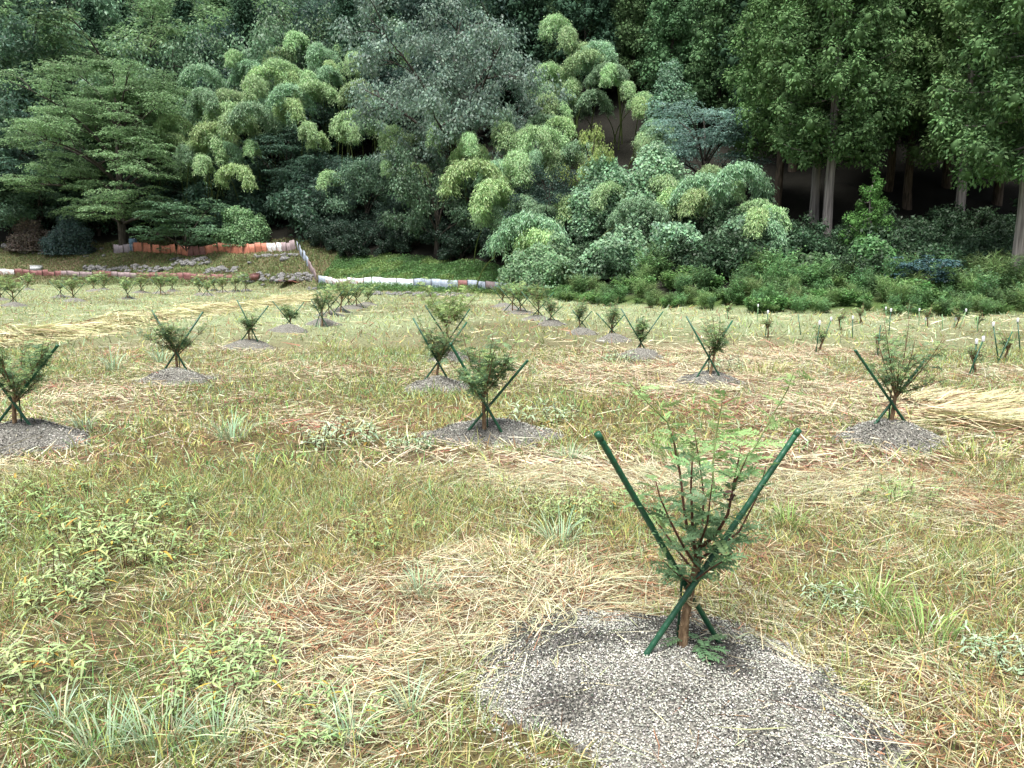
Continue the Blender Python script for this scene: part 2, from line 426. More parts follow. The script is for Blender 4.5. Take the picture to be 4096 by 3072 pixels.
def grass_band(name, label, n, y0, y1, hmin, hmax, wd, seed, segs=2):
    rng = np.random.default_rng(seed); x, y = sample(rng, n, y0, y1)
    st = straw_amt(x, y); oc = ochre_amt(x, y); pa = pale_amt(x, y)
    keep = (rng.random(len(x)) > st * .80) & (mound_h(x, y) < .012) & (noise(x * 2.1, y * 2.1) + noise(x * 7, y * 7) * .6 > rng.random(len(x)) * .95)
    x, y, st, oc, pa = x[keep], y[keep], st[keep], oc[keep], pa[keep]; n = len(x)
    az = rng.random(n) * 6.283; lean = rng.gamma(2.0, .28, n).clip(0, 1.6)
    D = np.stack([np.cos(az) * np.sin(lean), np.sin(az) * np.sin(lean), np.cos(lean)], -1)
    cu = np.stack([np.cos(az), np.sin(az), -np.ones(n)], -1) * rng.uniform(.05, .45, (n, 1))
    patch = .6 + .8 * noise(x * 1.1 + 50, y * 1.1)
    L = (hmin + rng.random(n) ** 1.6 * (hmax - hmin)) * patch
    u = rng.random(n); C = cvar(C_OLIVE, n, rng, .25, .12)
    hue = noise(x * 1.7 + 90, y * 1.7)
    gsel = u < .25 + .8 * (hue - .4); C[gsel] = cvar(C_GREEN, gsel.sum(), rng, .25, .1)
    osel = rng.random(n) < oc * .75; C[osel] = cvar(C_OCHRE, osel.sum(), rng, .25, .1)
    psel = rng.random(n) < .16 + pa * .70; C[psel] = cvar(C_MINT, psel.sum(), rng, .18, .06)
    ysel = rng.random(n) < .20; C[ysel] = cvar(C_YEL, ysel.sum(), rng, .2, .08)
    rsel = rng.random(n) < .15; C[rsel] = cvar(C_BROWN, rsel.sum(), rng, .3, .1)
    g = Geo(); strips(g, np.stack([x, y, H(x, y) - .01], -1), D, L, wd * (.6 + .8 * rng.random(n)), C, cu, unit(rng.normal(0, 1, (n, 3)) * np.array([1, 1, .25])), segs)
    tag(obj(name, g.mesh(name, M_grass)), label, 'grass', kind='stuff')

def straw_band(name, label, n, y0, y1, lmin, lmax, wd, seed, segs=2, lift=.05):
    rng = np.random.default_rng(seed); x, y = sample(rng, n, y0, y1)
    st = straw_amt(x, y)
    keep = (rng.random(len(x)) < .12 + st * .9) & (mound_h(x, y) < .012 + .075 * rng.random(len(x)) ** 2.5 + .2 * (rng.random(len(x)) < .03)); x, y, st = x[keep], y[keep], st[keep]; n = len(x)
    swirl = noise(x * .9 + 7, y * .9 + 3) * 6.283 * 1.5
    az = swirl + rng.normal(0, .55 + .5 * rng.random(n), n) + (rng.random(n) < .25) * rng.random(n) * 6.283
    el = rng.normal(.03, .16, n)
    D = np.stack([np.cos(az) * np.cos(el), np.sin(az) * np.cos(el), np.sin(el)], -1)
    cu = np.stack([-np.sin(az), np.cos(az), -.3 * np.ones(n)], -1) * rng.normal(0, .16, (n, 1))
    L = lmin + rng.random(n) ** 2 * (lmax - lmin)
    C = cvar(C_STRAW, n, rng, .22, .05)
    s2 = rng.random(n) < .35; C[s2] = cvar(C_STRAW2, s2.sum(), rng, .2, .05)
    red = noise(x * 1.3 + 20, y * 1.3 + 60)
    s3 = rng.random(n) < .12 + .8 * np.clip(red - .45, 0, 1); C[s3] = cvar(C_BROWN, s3.sum(), rng, .35, .08)
    s4 = rng.random(n) < .06 + .8 * np.clip(red - .58, 0, 1); C[s4] = cvar(C_REDD, s4.sum(), rng, .3, .08)
    s5 = rng.random(n) < .14; C[s5] = cvar((.40, .44, .26), s5.sum(), rng, .2, .06)
    heap = lift * st * (.3 + .9 * noise(x * 3, y * 3))
    P = np.stack([x, y, H(x, y) + mound_h(x, y) + .006 + rng.random(n) * heap], -1)
    g = Geo(); strips(g, P, D, L, wd * (.5 + .9 * rng.random(n)), C, cu, unit(np.cross(D, rng.normal(0, .5, (n, 3)) + np.array([0, 0, 1.0]))), segs)
    tag(obj(name, g.mesh(name, M_straw)), label, 'straw', kind='stuff')

grass_band('near_grass', 'short olive and green grass in the foreground', 190000, 1.7, 5.5, .04, .15, .0040, 1)
grass_band('middle_grass', 'mixed green and ochre grass in the middle of the field', 190000, 5.5, 14, .05, .18, .0085, 2)
grass_band('far_grass', 'pale green grass over the far field', 170000, 14, 60, .08, .26, .024, 3, 1)
straw_band('near_straw', 'cut dry straw littering the foreground', 135000, 1.7, 5.5, .05, .28, .0032, 4)
straw_band('middle_straw', 'cut dry straw lying across the middle field', 120000, 5.5, 14, .08, .36, .0075, 5)
straw_band('far_straw', 'dry straw in patches over the far field', 45000, 14, 50, .15, .6, .024, 6, 1, .1)

# ------------------------------------------------------------------ tree generators (each returns shared meshes)
def bez(p0, p1, p2, n=6):
    t = np.linspace(0, 1, n)[:, None]
    return (1 - t) ** 2 * p0 + 2 * t * (1 - t) * p1 + t * t * p2

def dirv(az, el):
    return np.array([math.cos(az) * math.cos(el), math.sin(az) * math.cos(el), math.sin(el)])

def core(g, c, r, color, rng):
    # dense inner leaf mass of one lobe
    nu, nv = 7, 4; V = []
    for j in range(nv):
        b = -1.1 + 2.2 * j / (nv - 1)
        for i in range(nu):
            a = (i + .5 * (j % 2)) / nu * 6.283; q = 1 + rng.normal(0, .12); V.append((math.cos(a) * math.cos(b) * q, math.sin(a) * math.cos(b) * q, math.sin(b) * q))
    V += [(0, 0, -1), (0, 0, 1)]; Q = [(j * nu + i, j * nu + (i + 1) % nu, (j + 1) * nu + (i + 1) % nu, (j + 1) * nu + i) for j in range(nv - 1) for i in range(nu)]
    k = (nv - 1) * nu; T = [((i + 1) % nu, i, nv * nu) for i in range(nu)] + [(k + i, k + (i + 1) % nu, nv * nu + 1) for i in range(nu)]
    g.add(np.asarray(c) + np.array(V) * np.asarray(r), Q, T, np.asarray(color))

def clump(g, c, r, n, L, W, color, rng, style='puff', out_from=None):
    c = np.asarray(c, float); N = None
    if style == 'plate':        # flat spray of leaves with drooping rim
        a = rng.random(n) * 6.283; q = np.sqrt(rng.random(n)) * (1 + .25 * np.sin(a * 3 + rng.random() * 6))
        P = np.stack([np.cos(a) * q * r, np.sin(a) * q * r, -.22 * r * q * q + rng.normal(0, .05, n) * r], -1) + c
        D = np.stack([np.cos(a) + rng.normal(0, .5, n), np.sin(a) + rng.normal(0, .5, n), rng.normal(-.25, .22, n)], -1)
        fl = .28
    elif style == 'spray':
        core(g, c, np.asarray(r) * .40, np.asarray(color), rng)      # cedar tuft: leafy strands radiating from the tuft, bowing at the tips
        v = unit(rng.normal(0, 1, (n, 3)) + np.array([0, 0, .35])); bumps = 1 + .22 * np.sin(v[:, :1] * 7 + c[0] * 9) * np.sin(v[:, 1:2] * 7 + c[1] * 9) + .12 * np.sin(v[:, 2:] * 9)
        P = c + v * np.asarray(r) * bumps * (.52 + .45 * rng.random((n, 1)) ** .7)
        D = np.cross(v, rng.normal(0, 1, (n, 3))) * .55 + v * .75 + np.array([0, 0, -.45]); N = v + np.array([0, 0, .15]); fl = .14
    elif style == 'hang':
        v = ell(rng, n, 1.0); P = c + v * np.asarray(r)
        D = np.stack([v[:, 0] * .8 + rng.normal(0, .3, n), v[:, 1] * .8 + rng.normal(0, .3, n), -.7 + rng.normal(0, .3, n)], -1); N = v + np.array([0, 0, .45]); fl = .3
    else:
        v = ell(rng, n, 1.0); P = c + v * np.asarray(r) * np.array([1, 1, .7])
        D = v * .5 + rng.normal(0, .7, (n, 3)) + np.array([0, 0, -.25]); N = v + np.array([0, 0, .5]); fl = .3
    lum = 1 + rng.normal(0, .17)
    leaves(g, P, D, L * (.65 + .7 * rng.random(n)), W * (.7 + .6 * rng.random(n)), cvar(np.asarray(color) * lum, n, rng, .12 if style == 'spray' else .2, .05), rng, flat=fl, N=N)

def broadleaf(seed, Ht, spread, fork, color, style, nleaf, L, W, limbs=6, subs=5, twigs=3, cr=.9, up=.55, bark=None, mat=None, droop=0.0, low=False):
    rng = np.random.default_rng(seed); gt, gl = Geo(), Geo()
    zf = Ht * fork; lean = rng.normal(0, .04 * Ht, 2)
    trunk = bez(np.zeros(3), np.array([lean[0] * .2, lean[1] * .2, zf * .6]), np.array([lean[0], lean[1], zf]), 7)
    r0 = .018 * Ht + .04
    trunk[0, 2] -= .3
    tube(gt, trunk, np.linspace(r0 * 1.25, r0 * .75, 7), 8)
    tips = []
    for i in range(limbs + 1):
        az = i * 2.399 + rng.normal(0, .3); f = (i + .5) / (limbs + 1)
        el = R(18 + 62 * f * up / .55 + rng.normal(0, 8)); el = min(el, R(84))
        s = trunk[int(3 + 3 * min(1, f * 1.2))] if not low else trunk[min(6, 1 + int(6 * f))]
        if low: el = R(4 + 70 * f ** 1.3)
        ln = (spread * math.cos(el) + (Ht - s[2]) * math.sin(el) * .82) * rng.uniform(.8, 1.08)
        e = s + dirv(az, el) * ln; e[2] -= droop * ln * .3
        ctl = s + dirv(az, el + .35) * ln * .5
        lp = bez(s, ctl, e, 8); tube(gt, lp, np.linspace(r0 * .5, r0 * .10, 8), 6)
        for j in range(subs):
            t = .3 + .7 * (j + rng.random()) / subs; q = lp[min(7, int(t * 7))]
            az2 = az + rng.normal(0, 1.0); el2 = rng.normal(.35, .4); l2 = ln * rng.uniform(.25, .45) * (1.15 - .5 * t)
            e2 = q + dirv(az2, el2) * l2; e2[2] -= droop * l2 * .4
            sp = bez(q, q + dirv(az2, el2 + .4) * l2 * .5, e2, 5); tube(gt, sp, np.linspace(r0 * .16, r0 * .04, 5), 5)
            for k in range(twigs):
                q2 = sp[rng.integers(2, 5)]; az3 = az2 + rng.normal(0, 1.2); el3 = rng.normal(.2, .4); l3 = l2 * rng.uniform(.25, .6)
                e3 = q2 + dirv(az3, el3) * l3; tube(gt, np.stack([q2, (q2 + e3) / 2 + [0, 0, .04], e3]), [r0 * .05, r0 * .035, r0 * .015], 4)
                tips.append(e3)
            tips.append(e2)
        tips.append(e)
    per = max(6, nleaf // len(tips))
    for t in tips:
        clump(gl, t, cr * rng.uniform(.65, 1.25), per, L, W, color, rng, style)
    return gt.mesh('trunk', bark or M_darkbark, True), gl.mesh('crown', mat or M_leaf), Ht

def cedar(seed, Ht, z0, rad, color, ntuft=4, nl=170, Ll=.17, Wl=.085, bark=None, step=.80, lobe=(.38, .62)):
    rng = np.random.default_rng(seed); gt, gl = Geo(), Geo()
    zs = np.linspace(-.4, Ht, 14); wob = np.cumsum(rng.normal(0, .025, (14, 2)), 0); wob[0] = 0
    pts = np.column_stack([wob, zs]); r0 = .0105 * Ht + .035
    rr = np.interp(zs, [-.4, 0, .6, Ht], [r0 * 1.18, r0 * 1.08, r0, .02]); tube(gt, pts, rr, 12)
    z = z0; i = 0
    while z < Ht - .3:
        f = (z - z0) / (Ht - z0)
        prof = (1.0 + .27 * f / .22 if f < .22 else 1.27 * (1 - (f - .22) / .78) ** .8) * rad / 1.27 + .15
        for k in range(5 if f < .5 else 4):
            az = i * 2.399 + k * 1.257 + rng.normal(0, .25); i += 1
            ln = prof * rng.uniform(.72, 1.12); zz = z + rng.normal(0, .18)
            s = np.array([np.interp(zz, zs, pts[:, 0]), np.interp(zz, zs, pts[:, 1]), zz])
            e = s + np.array([math.cos(az) * ln, math.sin(az) * ln, -.10 * ln + .25]); m = s + np.array([math.cos(az) * ln * .55, math.sin(az) * ln * .55, -.22 * ln])
            bp = bez(s, m, e, 6); tube(gt, bp, np.linspace(.035, .010, 6), 4)
            side = np.array([-math.sin(az), math.cos(az), 0])
            for q in range(ntuft):
                t = 1 - q / (ntuft + .6) * (.85 if ln > 1 else .6); b = bp[0] * (1 - t) + bp[-1] * t if False else bp[min(5, int(t * 5))]
                c = b + side * rng.normal(0, .35 * (1.2 - t) + .10) * min(1, ln) + np.array([0, 0, rng.normal(.05, .2)])
                rs = rng.uniform(*lobe) * (1 if ln > .8 else .65)
                clump(gl, c, (rs, rs, rs * 1.15), nl, Ll, Wl, color, rng, 'spray')
        z += step if f < .7 else step * .8
    return gt.mesh('trunk', bark or M_greybark, True), gl.mesh('crown', M_cedar), Ht

def bamboo_plume(seed, size, color):
    """foliage of one arching bamboo top; starts at the origin, bows over towards +x"""
    rng = np.random.default_rng(seed); gs, gl = Geo(), Geo()
    n = 16; t = np.linspace(0, 1, n)
    ang = R(82) - t ** 1.15 * R(rng.uniform(150, 178)); st = size * 2.9 / n
    P = np.cumsum(np.stack([np.cos(ang) * st, rng.normal(0, .02, n), np.sin(ang) * st], -1), 0); P = np.vstack([[0, 0, -.05], P])
    tube(gs, P, np.linspace(.022, .005, n + 1), 5)
    for k in range(2, n + 1):
        tk = k / n; nb = 12
        for b in range(nb):
            az = rng.random() * 6.283; ln = size * rng.uniform(.20, .50) * (1 - .45 * abs(tk - .5))
            d0 = dirv(az, rng.normal(.35, .3)); q = P[k] + rng.normal(0, .03, 3)
            e = q + np.array([d0[0] * ln, d0[1] * ln, d0[2] * ln * .5 - ln * rng.uniform(.5, 1.25)]); br = bez(q, q + d0 * ln * .8, e, 6)
            if b < 2: tube(gs, br[::2], [.006, .004, .002], 3)
            m = 34; u = .15 + .85 * rng.random(m); idx = u * 5; i0 = np.minimum(idx.astype(int), 4); fr = (idx - i0)[:, None]
            B = br[i0] * (1 - fr) + br[i0 + 1] * fr + rng.normal(0, .05 * size, (m, 3))
            D = np.stack([rng.normal(0, .55, m) + d0[0] * .7, rng.normal(0, .55, m) + d0[1] * .5, -.85 + rng.normal(0, .3, m)], -1)
            leaves(gl, B, D, .17 * (.7 + .6 * rng.random(m)), .042 * (.8 + .5 * rng.random(m)), cvar(color, m, rng, .2, .06), rng, flat=.4)
    return gs.mesh('stem_top', M_culm), gl.mesh('foliage', M_bamboo), P[-1]

def place_tree(name, var, loc, rz, sc_, label, cat, group=None, zsc=None):
    t = thing(name, loc, label, cat, group, rz); t.scale = (sc_, sc_, zsc or sc_)
    obj('trunk', var[0], t); obj('crown', var[1], t)
    return t

def fit(px, ptop, Y, var):
    """stand a tree at pixel column px and depth Y so that its top reaches pixel row ptop"""
    p = at(px, ptop, Y); z = H1(p.x, Y)
    return Vector((p.x, Y, z)), max(.25, (p.z - z) / var[2])

VX = 4096 / 2212.0
cedars = [cedar(11, 18, 4.1, 2.8, (.12, .195, .075)), cedar(12, 19, 4.3, 2.7, (.11, .185, .075)), cedar(13, 17, 3.9, 2.7, (.125, .20, .078))]
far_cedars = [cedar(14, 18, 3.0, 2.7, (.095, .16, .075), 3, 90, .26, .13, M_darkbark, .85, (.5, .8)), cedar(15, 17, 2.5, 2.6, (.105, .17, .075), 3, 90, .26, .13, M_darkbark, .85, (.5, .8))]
young_cedar = cedar(16, 4.4, .7, 1.15, (.09, .18, .05), 3, 90, .12, .05, None, .42, (.22, .36))

def shade_bark(v, m):
    me = v[0].copy(); me.materials[0] = m; return (me, v[1], v[2])
cedars += [shade_bark(v, M_bark) for v in cedars]  # back row trunks get a darker bark in place of shade
CED = []
lab_c = 'tall straight cedar in the dense dark stand on the right'
for (vx, Y, k, rz, lab) in [
        (1668, 40, 2, .3, 'cedar at the left edge of the right hand stand, crown bulging over the bamboo'),
        (1752, 38, 0, 1.1, 'tall cedar whose grey trunk is the left one of the close pair'),
        (1783, 35.5, 1, 2.3, 'tall cedar whose pale trunk is the right one of the close pair'),
        (2062, 36, 0, 3.9, 'tall cedar with a pale trunk behind the dark glossy shrub'),
        (2196, 27.5, 1, 5.2, 'nearest tall cedar with a thick pale trunk at the right edge'),
        (1905, 42, 2, .9, None), (2030, 43, 1, 2.0, None), (1950, 39.5, 2, 4.4, 'cedar crown filling the gap between the close pair and the one behind the glossy shrub'),
        (2140, 40, 0, 5.9, None), (2250, 36, 2, 1.9, None), (1700, 46, 1, 3.3, None), (1830, 48, 0, .1, None), (1990, 50, 2, 1.3, None), (2130, 49, 1, 2.6, None), (2290, 45, 0, 4.1, None), (2380, 40, 2, 3.1, None)]:
    X = (vx * VX - CX) / FPX * Y * math.cos(PITCH); loc = Vector((X, Y, H1(X, Y)))
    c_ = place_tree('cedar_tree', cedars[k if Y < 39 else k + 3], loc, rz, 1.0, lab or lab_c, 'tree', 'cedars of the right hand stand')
    if not lab: CED.append(c_)
rank_labels(CED, 'back row cedar in the right hand stand, %s from the left')
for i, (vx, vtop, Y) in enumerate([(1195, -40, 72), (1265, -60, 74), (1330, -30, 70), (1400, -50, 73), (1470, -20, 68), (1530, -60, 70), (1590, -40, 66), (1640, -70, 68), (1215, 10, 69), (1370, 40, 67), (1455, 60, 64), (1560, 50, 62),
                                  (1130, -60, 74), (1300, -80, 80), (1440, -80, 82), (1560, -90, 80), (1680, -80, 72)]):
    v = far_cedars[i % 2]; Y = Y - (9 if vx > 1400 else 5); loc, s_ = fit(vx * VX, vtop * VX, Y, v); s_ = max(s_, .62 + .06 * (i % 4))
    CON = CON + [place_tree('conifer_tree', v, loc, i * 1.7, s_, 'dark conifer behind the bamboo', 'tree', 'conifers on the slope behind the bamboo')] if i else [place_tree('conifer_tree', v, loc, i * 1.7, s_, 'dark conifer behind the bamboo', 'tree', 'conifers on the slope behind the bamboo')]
rank_labels(CON, 'dark conifer on the slope above the middle bamboo, %s from the left')
p = at(1880 * VX, 470 * VX, 31.5); zb = H1(p.x, 31.5)
place_tree('young_cedar', young_cedar, Vector((p.x, 31.5, zb)), .4, (at(1880 * VX, 400 * VX, 31.5).z - zb) / 4.4, 'small bushy young cedar between the trunks of the right hand stand', 'tree')

# ------------------------------------------------------------------ broadleaf trees
LAY = (.19, .29, .12); LAYD = (.075, .13, .08); PALE = (.20, .265, .18); GEN = (.105, .175, .09)
big_layer = broadleaf(21, 14.5, 6.6, .62, LAY, 'plate', 92000, .18, .10, 19, 6, 5, 1.05, .5, droop=.3, low=True)
lay_a = broadleaf(22, 11, 4.2, .5, LAY, 'plate', 17000, .24, .13, 12, 5, 3, 1.0, .5, droop=.2, low=True)
lay_b = broadleaf(23, 10, 3.9, .22, LAYD, 'plate', 15000, .24, .13, 8, 6, 3, 1.0, .5, droop=.25)
gen_a = broadleaf(24, 12, 3.8, .3, GEN, 'puff', 15000, .26, .15, 8, 5, 3, 1.1)
gen_b = broadleaf(25, 11, 3.6, .25, (.14, .225, .11), 'hang', 15000, .26, .14, 8, 5, 3, 1.1)
gen_c = broadleaf(26, 13, 4.0, .3, (.10, .165, .09), 'puff', 15000, .26, .15, 9, 5, 3, 1.05)
walnut = broadleaf(27, 17, 5.8, .33, PALE, 'hang', 34000, .24, .14, 10, 7, 4, .80, .62)
bush_a = broadleaf(28, 4.2, 2.5, .12, (.12, .20, .095), 'plate', 11000, .17, .09, 8, 6, 3, .55, .5, droop=.2)
small_a = broadleaf(29, 6.5, 2.2, .25, (.12, .19, .10), 'hang', 9000, .19, .10, 7, 5, 3, .6)
grey_lay = broadleaf(30, 6.2, 2.5, .35, (.19, .28, .20), 'plate', 13000, .17, .08, 8, 6, 3, .7, .42, droop=.3)
dark_gloss = broadleaf(31, 2.8, 1.5, .15, (.06, .12, .10), 'plate', 5200, .17, .085, 7, 5, 3, .34, .5, mat=M_glossy, droop=.35)
yellow_t = broadleaf(33, 6.0, .55, .45, (.30, .36, .10), 'hang', 3500, .14, .07, 5, 3, 2, .34, .7)

def tree_at(name, var, vx, vtop, Y, label, cat='tree', group=None, rz=0, s=None):
    loc, s_ = fit(vx * VX, vtop * VX, Y, var)
    return place_tree(name, var, loc, rz, s or s_, label, cat, group, None if s is None else s_)

tree_at('layered_tree', big_layer, 235, 140, 62, 'large tree with layered light green sprays on the left above the orange fence', rz=.4)
tree_at('walnut_tree', walnut, 1005, -25, 51, 'tall pale grey green tree with dark forked limbs in the middle of the hillside', rz=2.1)
tree_at('shrub', bush_a, 400, 425, 58, 'rounded leafy shrub hanging over the orange sheet fence', 'shrub', rz=1.0)
tree_at('small_tree', small_a, 790, 330, 56, 'small leafy tree at the dark forest edge right of the arching vine', rz=.5)
tree_at('small_tree', small_a, 940, 315, 49, 'small tree with drooping bare twigs above the dark hollow', rz=2.9)
tree_at('layered_tree', lay_b, 610, 235, 63, 'dark layered tree below the left bamboo', rz=1.1)
tree_at('layered_tree', lay_b, 680, 330, 61, 'lower dark layered tree left of the small leafy tree', rz=2.5)
tree_at('layered_tree', lay_b, 330, 330, 66, 'dark layered tree right behind the large left tree', rz=3.5)
tree_at('layered_tree', grey_lay, 1525, 190, 42, 'grey green flat tiered tree left of the cedars', rz=.7)
tree_at('small_tree', yellow_t, 1280, 222, 41, 'slender yellow leaved small tree among the bamboo', rz=.3, s=.75)
tree_at('shrub', dark_gloss, 2008, 530, 26.6, 'dark blue green glossy shrub in front of the right cedar trunks', 'shrub', rz=.3)
HILL, HILL2 = [], []
lab_h = 'broadleaf tree in the canopy covering the upper left hillside'
for i, (vx, vtop, Y, v) in enumerate([(60, 120, 70, gen_a), (20, 30, 74, gen_c), (40, -90, 84, gen_c), (100, -110, 90, gen_a), (-20, -60, 80, gen_a), (150, -60, 84, gen_b), (120, 40, 76, lay_a), (215, 40, 74, lay_a), (300, 10, 80, lay_a), (285, 150, 70, lay_a), (370, 100, 72, gen_b), (330, 60, 78, gen_a),
                                     (440, 60, 76, gen_b), (510, 50, 74, gen_b), (560, 0, 84, lay_a), (420, -10, 88, lay_a), (640, 10, 82, gen_b), (700, 20, 78, gen_b), (770, -10, 80, gen_c), (830, 20, 74, gen_b),
                                     (20, 220, 66, lay_b), (50, 330, 64, gen_c), (-30, 290, 64, gen_a), (-60, 130, 70, gen_c), (100, -40, 88, gen_c), (220, -50, 92, lay_a), (340, -60, 94, gen_b), (480, -60, 94, lay_a), (600, -60, 92, gen_b), (720, -70, 92, gen_c), (840, -60, 86, gen_b),
                                     (950, -60, 80, gen_c), (1060, -60, 78, gen_a), (1120, 10, 70, gen_a)]):
    c_ = tree_at('broadleaf_tree', v, vx, vtop, Y, lab_h if vx < 870 else 'broadleaf tree rising behind the tall pale tree', 'tree', 'broadleaf trees of the hillside canopy', rz=i * 1.3)
    (HILL if vx < 870 else HILL2).append(c_)
rank_labels(HILL, 'broadleaf tree in the upper left hillside canopy, %s from the left'); rank_labels(HILL2, 'broadleaf tree rising behind the tall pale tree, %s from the left')
shade_tint_trees = [broadleaf(34, 12, 3.6, .3, (.05, .085, .055), 'puff', 12000, .28, .17, 8, 5, 3, 1.2), broadleaf(35, 13, 3.8, .28, (.042, .075, .05), 'puff', 12000, .28, .17, 8, 5, 3, 1.2)]  # inner trees: forest shade put into the leaf colour
shade_tint_ced = cedar(17, 17, 3.0, 2.6, (.045, .085, .05), 4, 55, .26, .11, M_darkbark, .85, (.45, .72))  # cedar foliage darkened the same way, as painted shade
# inner forest: trees standing behind the front ones, seen in the gaps
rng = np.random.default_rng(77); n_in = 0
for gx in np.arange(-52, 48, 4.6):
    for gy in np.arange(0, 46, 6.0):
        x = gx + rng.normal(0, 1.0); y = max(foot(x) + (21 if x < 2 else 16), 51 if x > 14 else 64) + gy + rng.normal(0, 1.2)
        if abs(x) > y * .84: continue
        v = [shade_tint_trees[0], shade_tint_trees[1], shade_tint_ced][rng.integers(0, 3)] if x < 3 else shade_tint_ced
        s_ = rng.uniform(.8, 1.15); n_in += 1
        place_tree('forest_tree', v, Vector((x, y, H1(x, y))), rng.random() * 6.28, s_, 'shade coloured tree deep in the forest behind the front row', 'tree', 'inner trees of the forest')

# ------------------------------------------------------------------ bamboo: every culm with its own arching plume
BAM = (.30, .42, .18); BAMY = (.32, .43, .17); BAMD = (.22, .34, .17)
plumes = [bamboo_plume(41, 1.6, BAM), bamboo_plume(42, 1.75, BAM), bamboo_plume(43, 1.45, BAMY), bamboo_plume(44, 1.7, BAMD), bamboo_plume(45, 1.5, BAMD), bamboo_plume(46, 1.3, BAM)]

BAMS = {}
def bamboo(vx, vy, Y, k, az, s_, label, group):
    """top of the plume at view pixel (vx, vy); az = direction the tip bows to"""
    top = at(vx * VX, vy * VX, Y)
    rise = 1.9 * s_
    org = np.array([top.x - .8 * s_ * math.cos(az), Y - .8 * s_ * math.sin(az), top.z - rise])
    bx, by = org[0] - 1.2 * math.cos(az), org[1] - 1.2 * math.sin(az) + .8
    bz = H1(bx, by)
    if org[2] < bz + .3: org[2] = bz + .3
    t = thing('bamboo', (bx, by, bz), label, 'bamboo', group)
    g = Geo(); e = org - np.array([bx, by, bz])
    pts = bez(np.array([0, 0, -.2]), np.array([e[0] * .25, e[1] * .25, e[2] * .7]), e, 14)
    tube(g, pts, np.linspace(.045, .024, 14), 7); obj('culm', g.mesh('culm', M_culm, True), t)
    st, fo, _ = plumes[k]
    o1 = obj('stem_top', st, t); o2 = obj('foliage', fo, t)
    for o in (o1, o2):
        o.location = e; o.rotation_euler = (0, 0, az); o.scale = (s_, s_, s_)
    BAMS.setdefault(label, []).append(t)

rng = np.random.default_rng(5)
BL = [  # left grove
    (425, 185, 62, 1.3), (470, 215, 61, 1.2), (560, 165, 64, 1.25), (595, 135, 66, 1.2), (520, 125, 68, 1.2), (460, 150, 67, 1.2), (625, 125, 67, 1.2), (690, 105, 68, 1.3), (650, 55, 72, 1.3), (735, 85, 70, 1.2),
    (480, 255, 60, 1.15), (535, 240, 61, 1.2), (425, 285, 60, 1.1), (440, 320, 59, 1.1), (490, 345, 58.5, 1.1), (570, 230, 61, 1.2), (610, 205, 62, 1.3), (650, 190, 63, 1.2), (705, 175, 63, 1.2), (755, 170, 62, 1.2),
    (745, 265, 57, .95), (820, 250, 57, 1.2), (865, 275, 55, 1.0), (720, 355, 57, .9), (885, 345, 52, .9), (770, 120, 66, 1.2), (800, 190, 62, 1.2), (580, 60, 76, 1.3), (700, 40, 76, 1.3), (520, 190, 64, 1.2), (390, 240, 63, 1.1), (360, 280, 63, 1.1), (840, 210, 60, 1.1), (610, 90, 70, 1.1), (665, 140, 65, 1.1), (760, 40, 72, 1.2), (835, 100, 66, 1.1), (720, 140, 65, 1.1), (790, 240, 58, 1.0), (905, 285, 54, .9), (470, 300, 60, 1.0), (545, 290, 60, 1.0), (660, 250, 60, 1.0)]
BM = [  # middle, stepping down to the field
    (965, 245, 50, 1.15), (1085, 245, 48, 1.15), (1130, 275, 46, .9), (1185, 200, 52, 1.0), (1195, 245, 49, 1.0), (1205, 275, 46, 1.1), (1225, 310, 45, 1.0), (1050, 330, 43, 1.15), (1110, 330, 43.5, 1.0), (1085, 375, 42, 1.15), (1120, 415, 41.5, 1.05),
    (1100, 466, 39.5, 1.2), (1145, 480, 39, 1.1), (1215, 410, 42, 1.0), (1190, 435, 41, .8), (1010, 290, 47, .9), (1160, 320, 45, .8), (1180, 180, 53, 1.0), (1150, 250, 50, .9)]
BR = [  # right, towards the cedars
    (1230, 45, 56, 1.15), (1245, 110, 54, 1.15), (1290, 140, 52, .9), (1330, 138, 52, .85), (1355, 165, 51, .9), (1380, 205, 49, .9), (1400, 255, 47, .8), (1435, 275, 46, .8), (1260, 80, 57, 1.0), (1210, 140, 55, 1.0), (1350, 430, 37, .75), (1410, 392, 39, 1.0), (1490, 400, 37.5, .9), (1545, 405, 37, .95),
    (1630, 358, 37, 1.05), (1600, 455, 33, .95), (1640, 455, 33, .95), (1515, 425, 36, .8), (1240, 170, 55, 1.0), (1300, 200, 53, .9), (1390, 290, 46, .8), (1590, 385, 38, .8)]
for lst, lab, gr in ((BL, 'arching bamboo plume in the grove left of the pale tree', 'bamboo of the left grove'), (BM, 'arching bamboo plume stepping down beside the dark hollow', 'bamboo beside the dark hollow'),
                     (BR, 'arching bamboo plume between the dark hollow and the cedars', 'bamboo next to the cedars')):
    for i, (vx, vy, Y, s_) in enumerate(lst):
        bamboo(vx, vy, Y, int(rng.integers(0, 6)), rng.uniform(-2.9, -.2), s_ * rng.uniform(.8, 1.02), lab, gr)
        if i % 3 != 2: bamboo(vx + rng.normal(0, 26), vy + rng.normal(12, 22), Y + rng.uniform(.8, 3), int(rng.integers(0, 6)), rng.uniform(-2.9, -.2), s_ * rng.uniform(.6, .95), lab, gr)

for k_, v_ in BAMS.items(): rank_labels(v_, k_ + ', %s from the left')

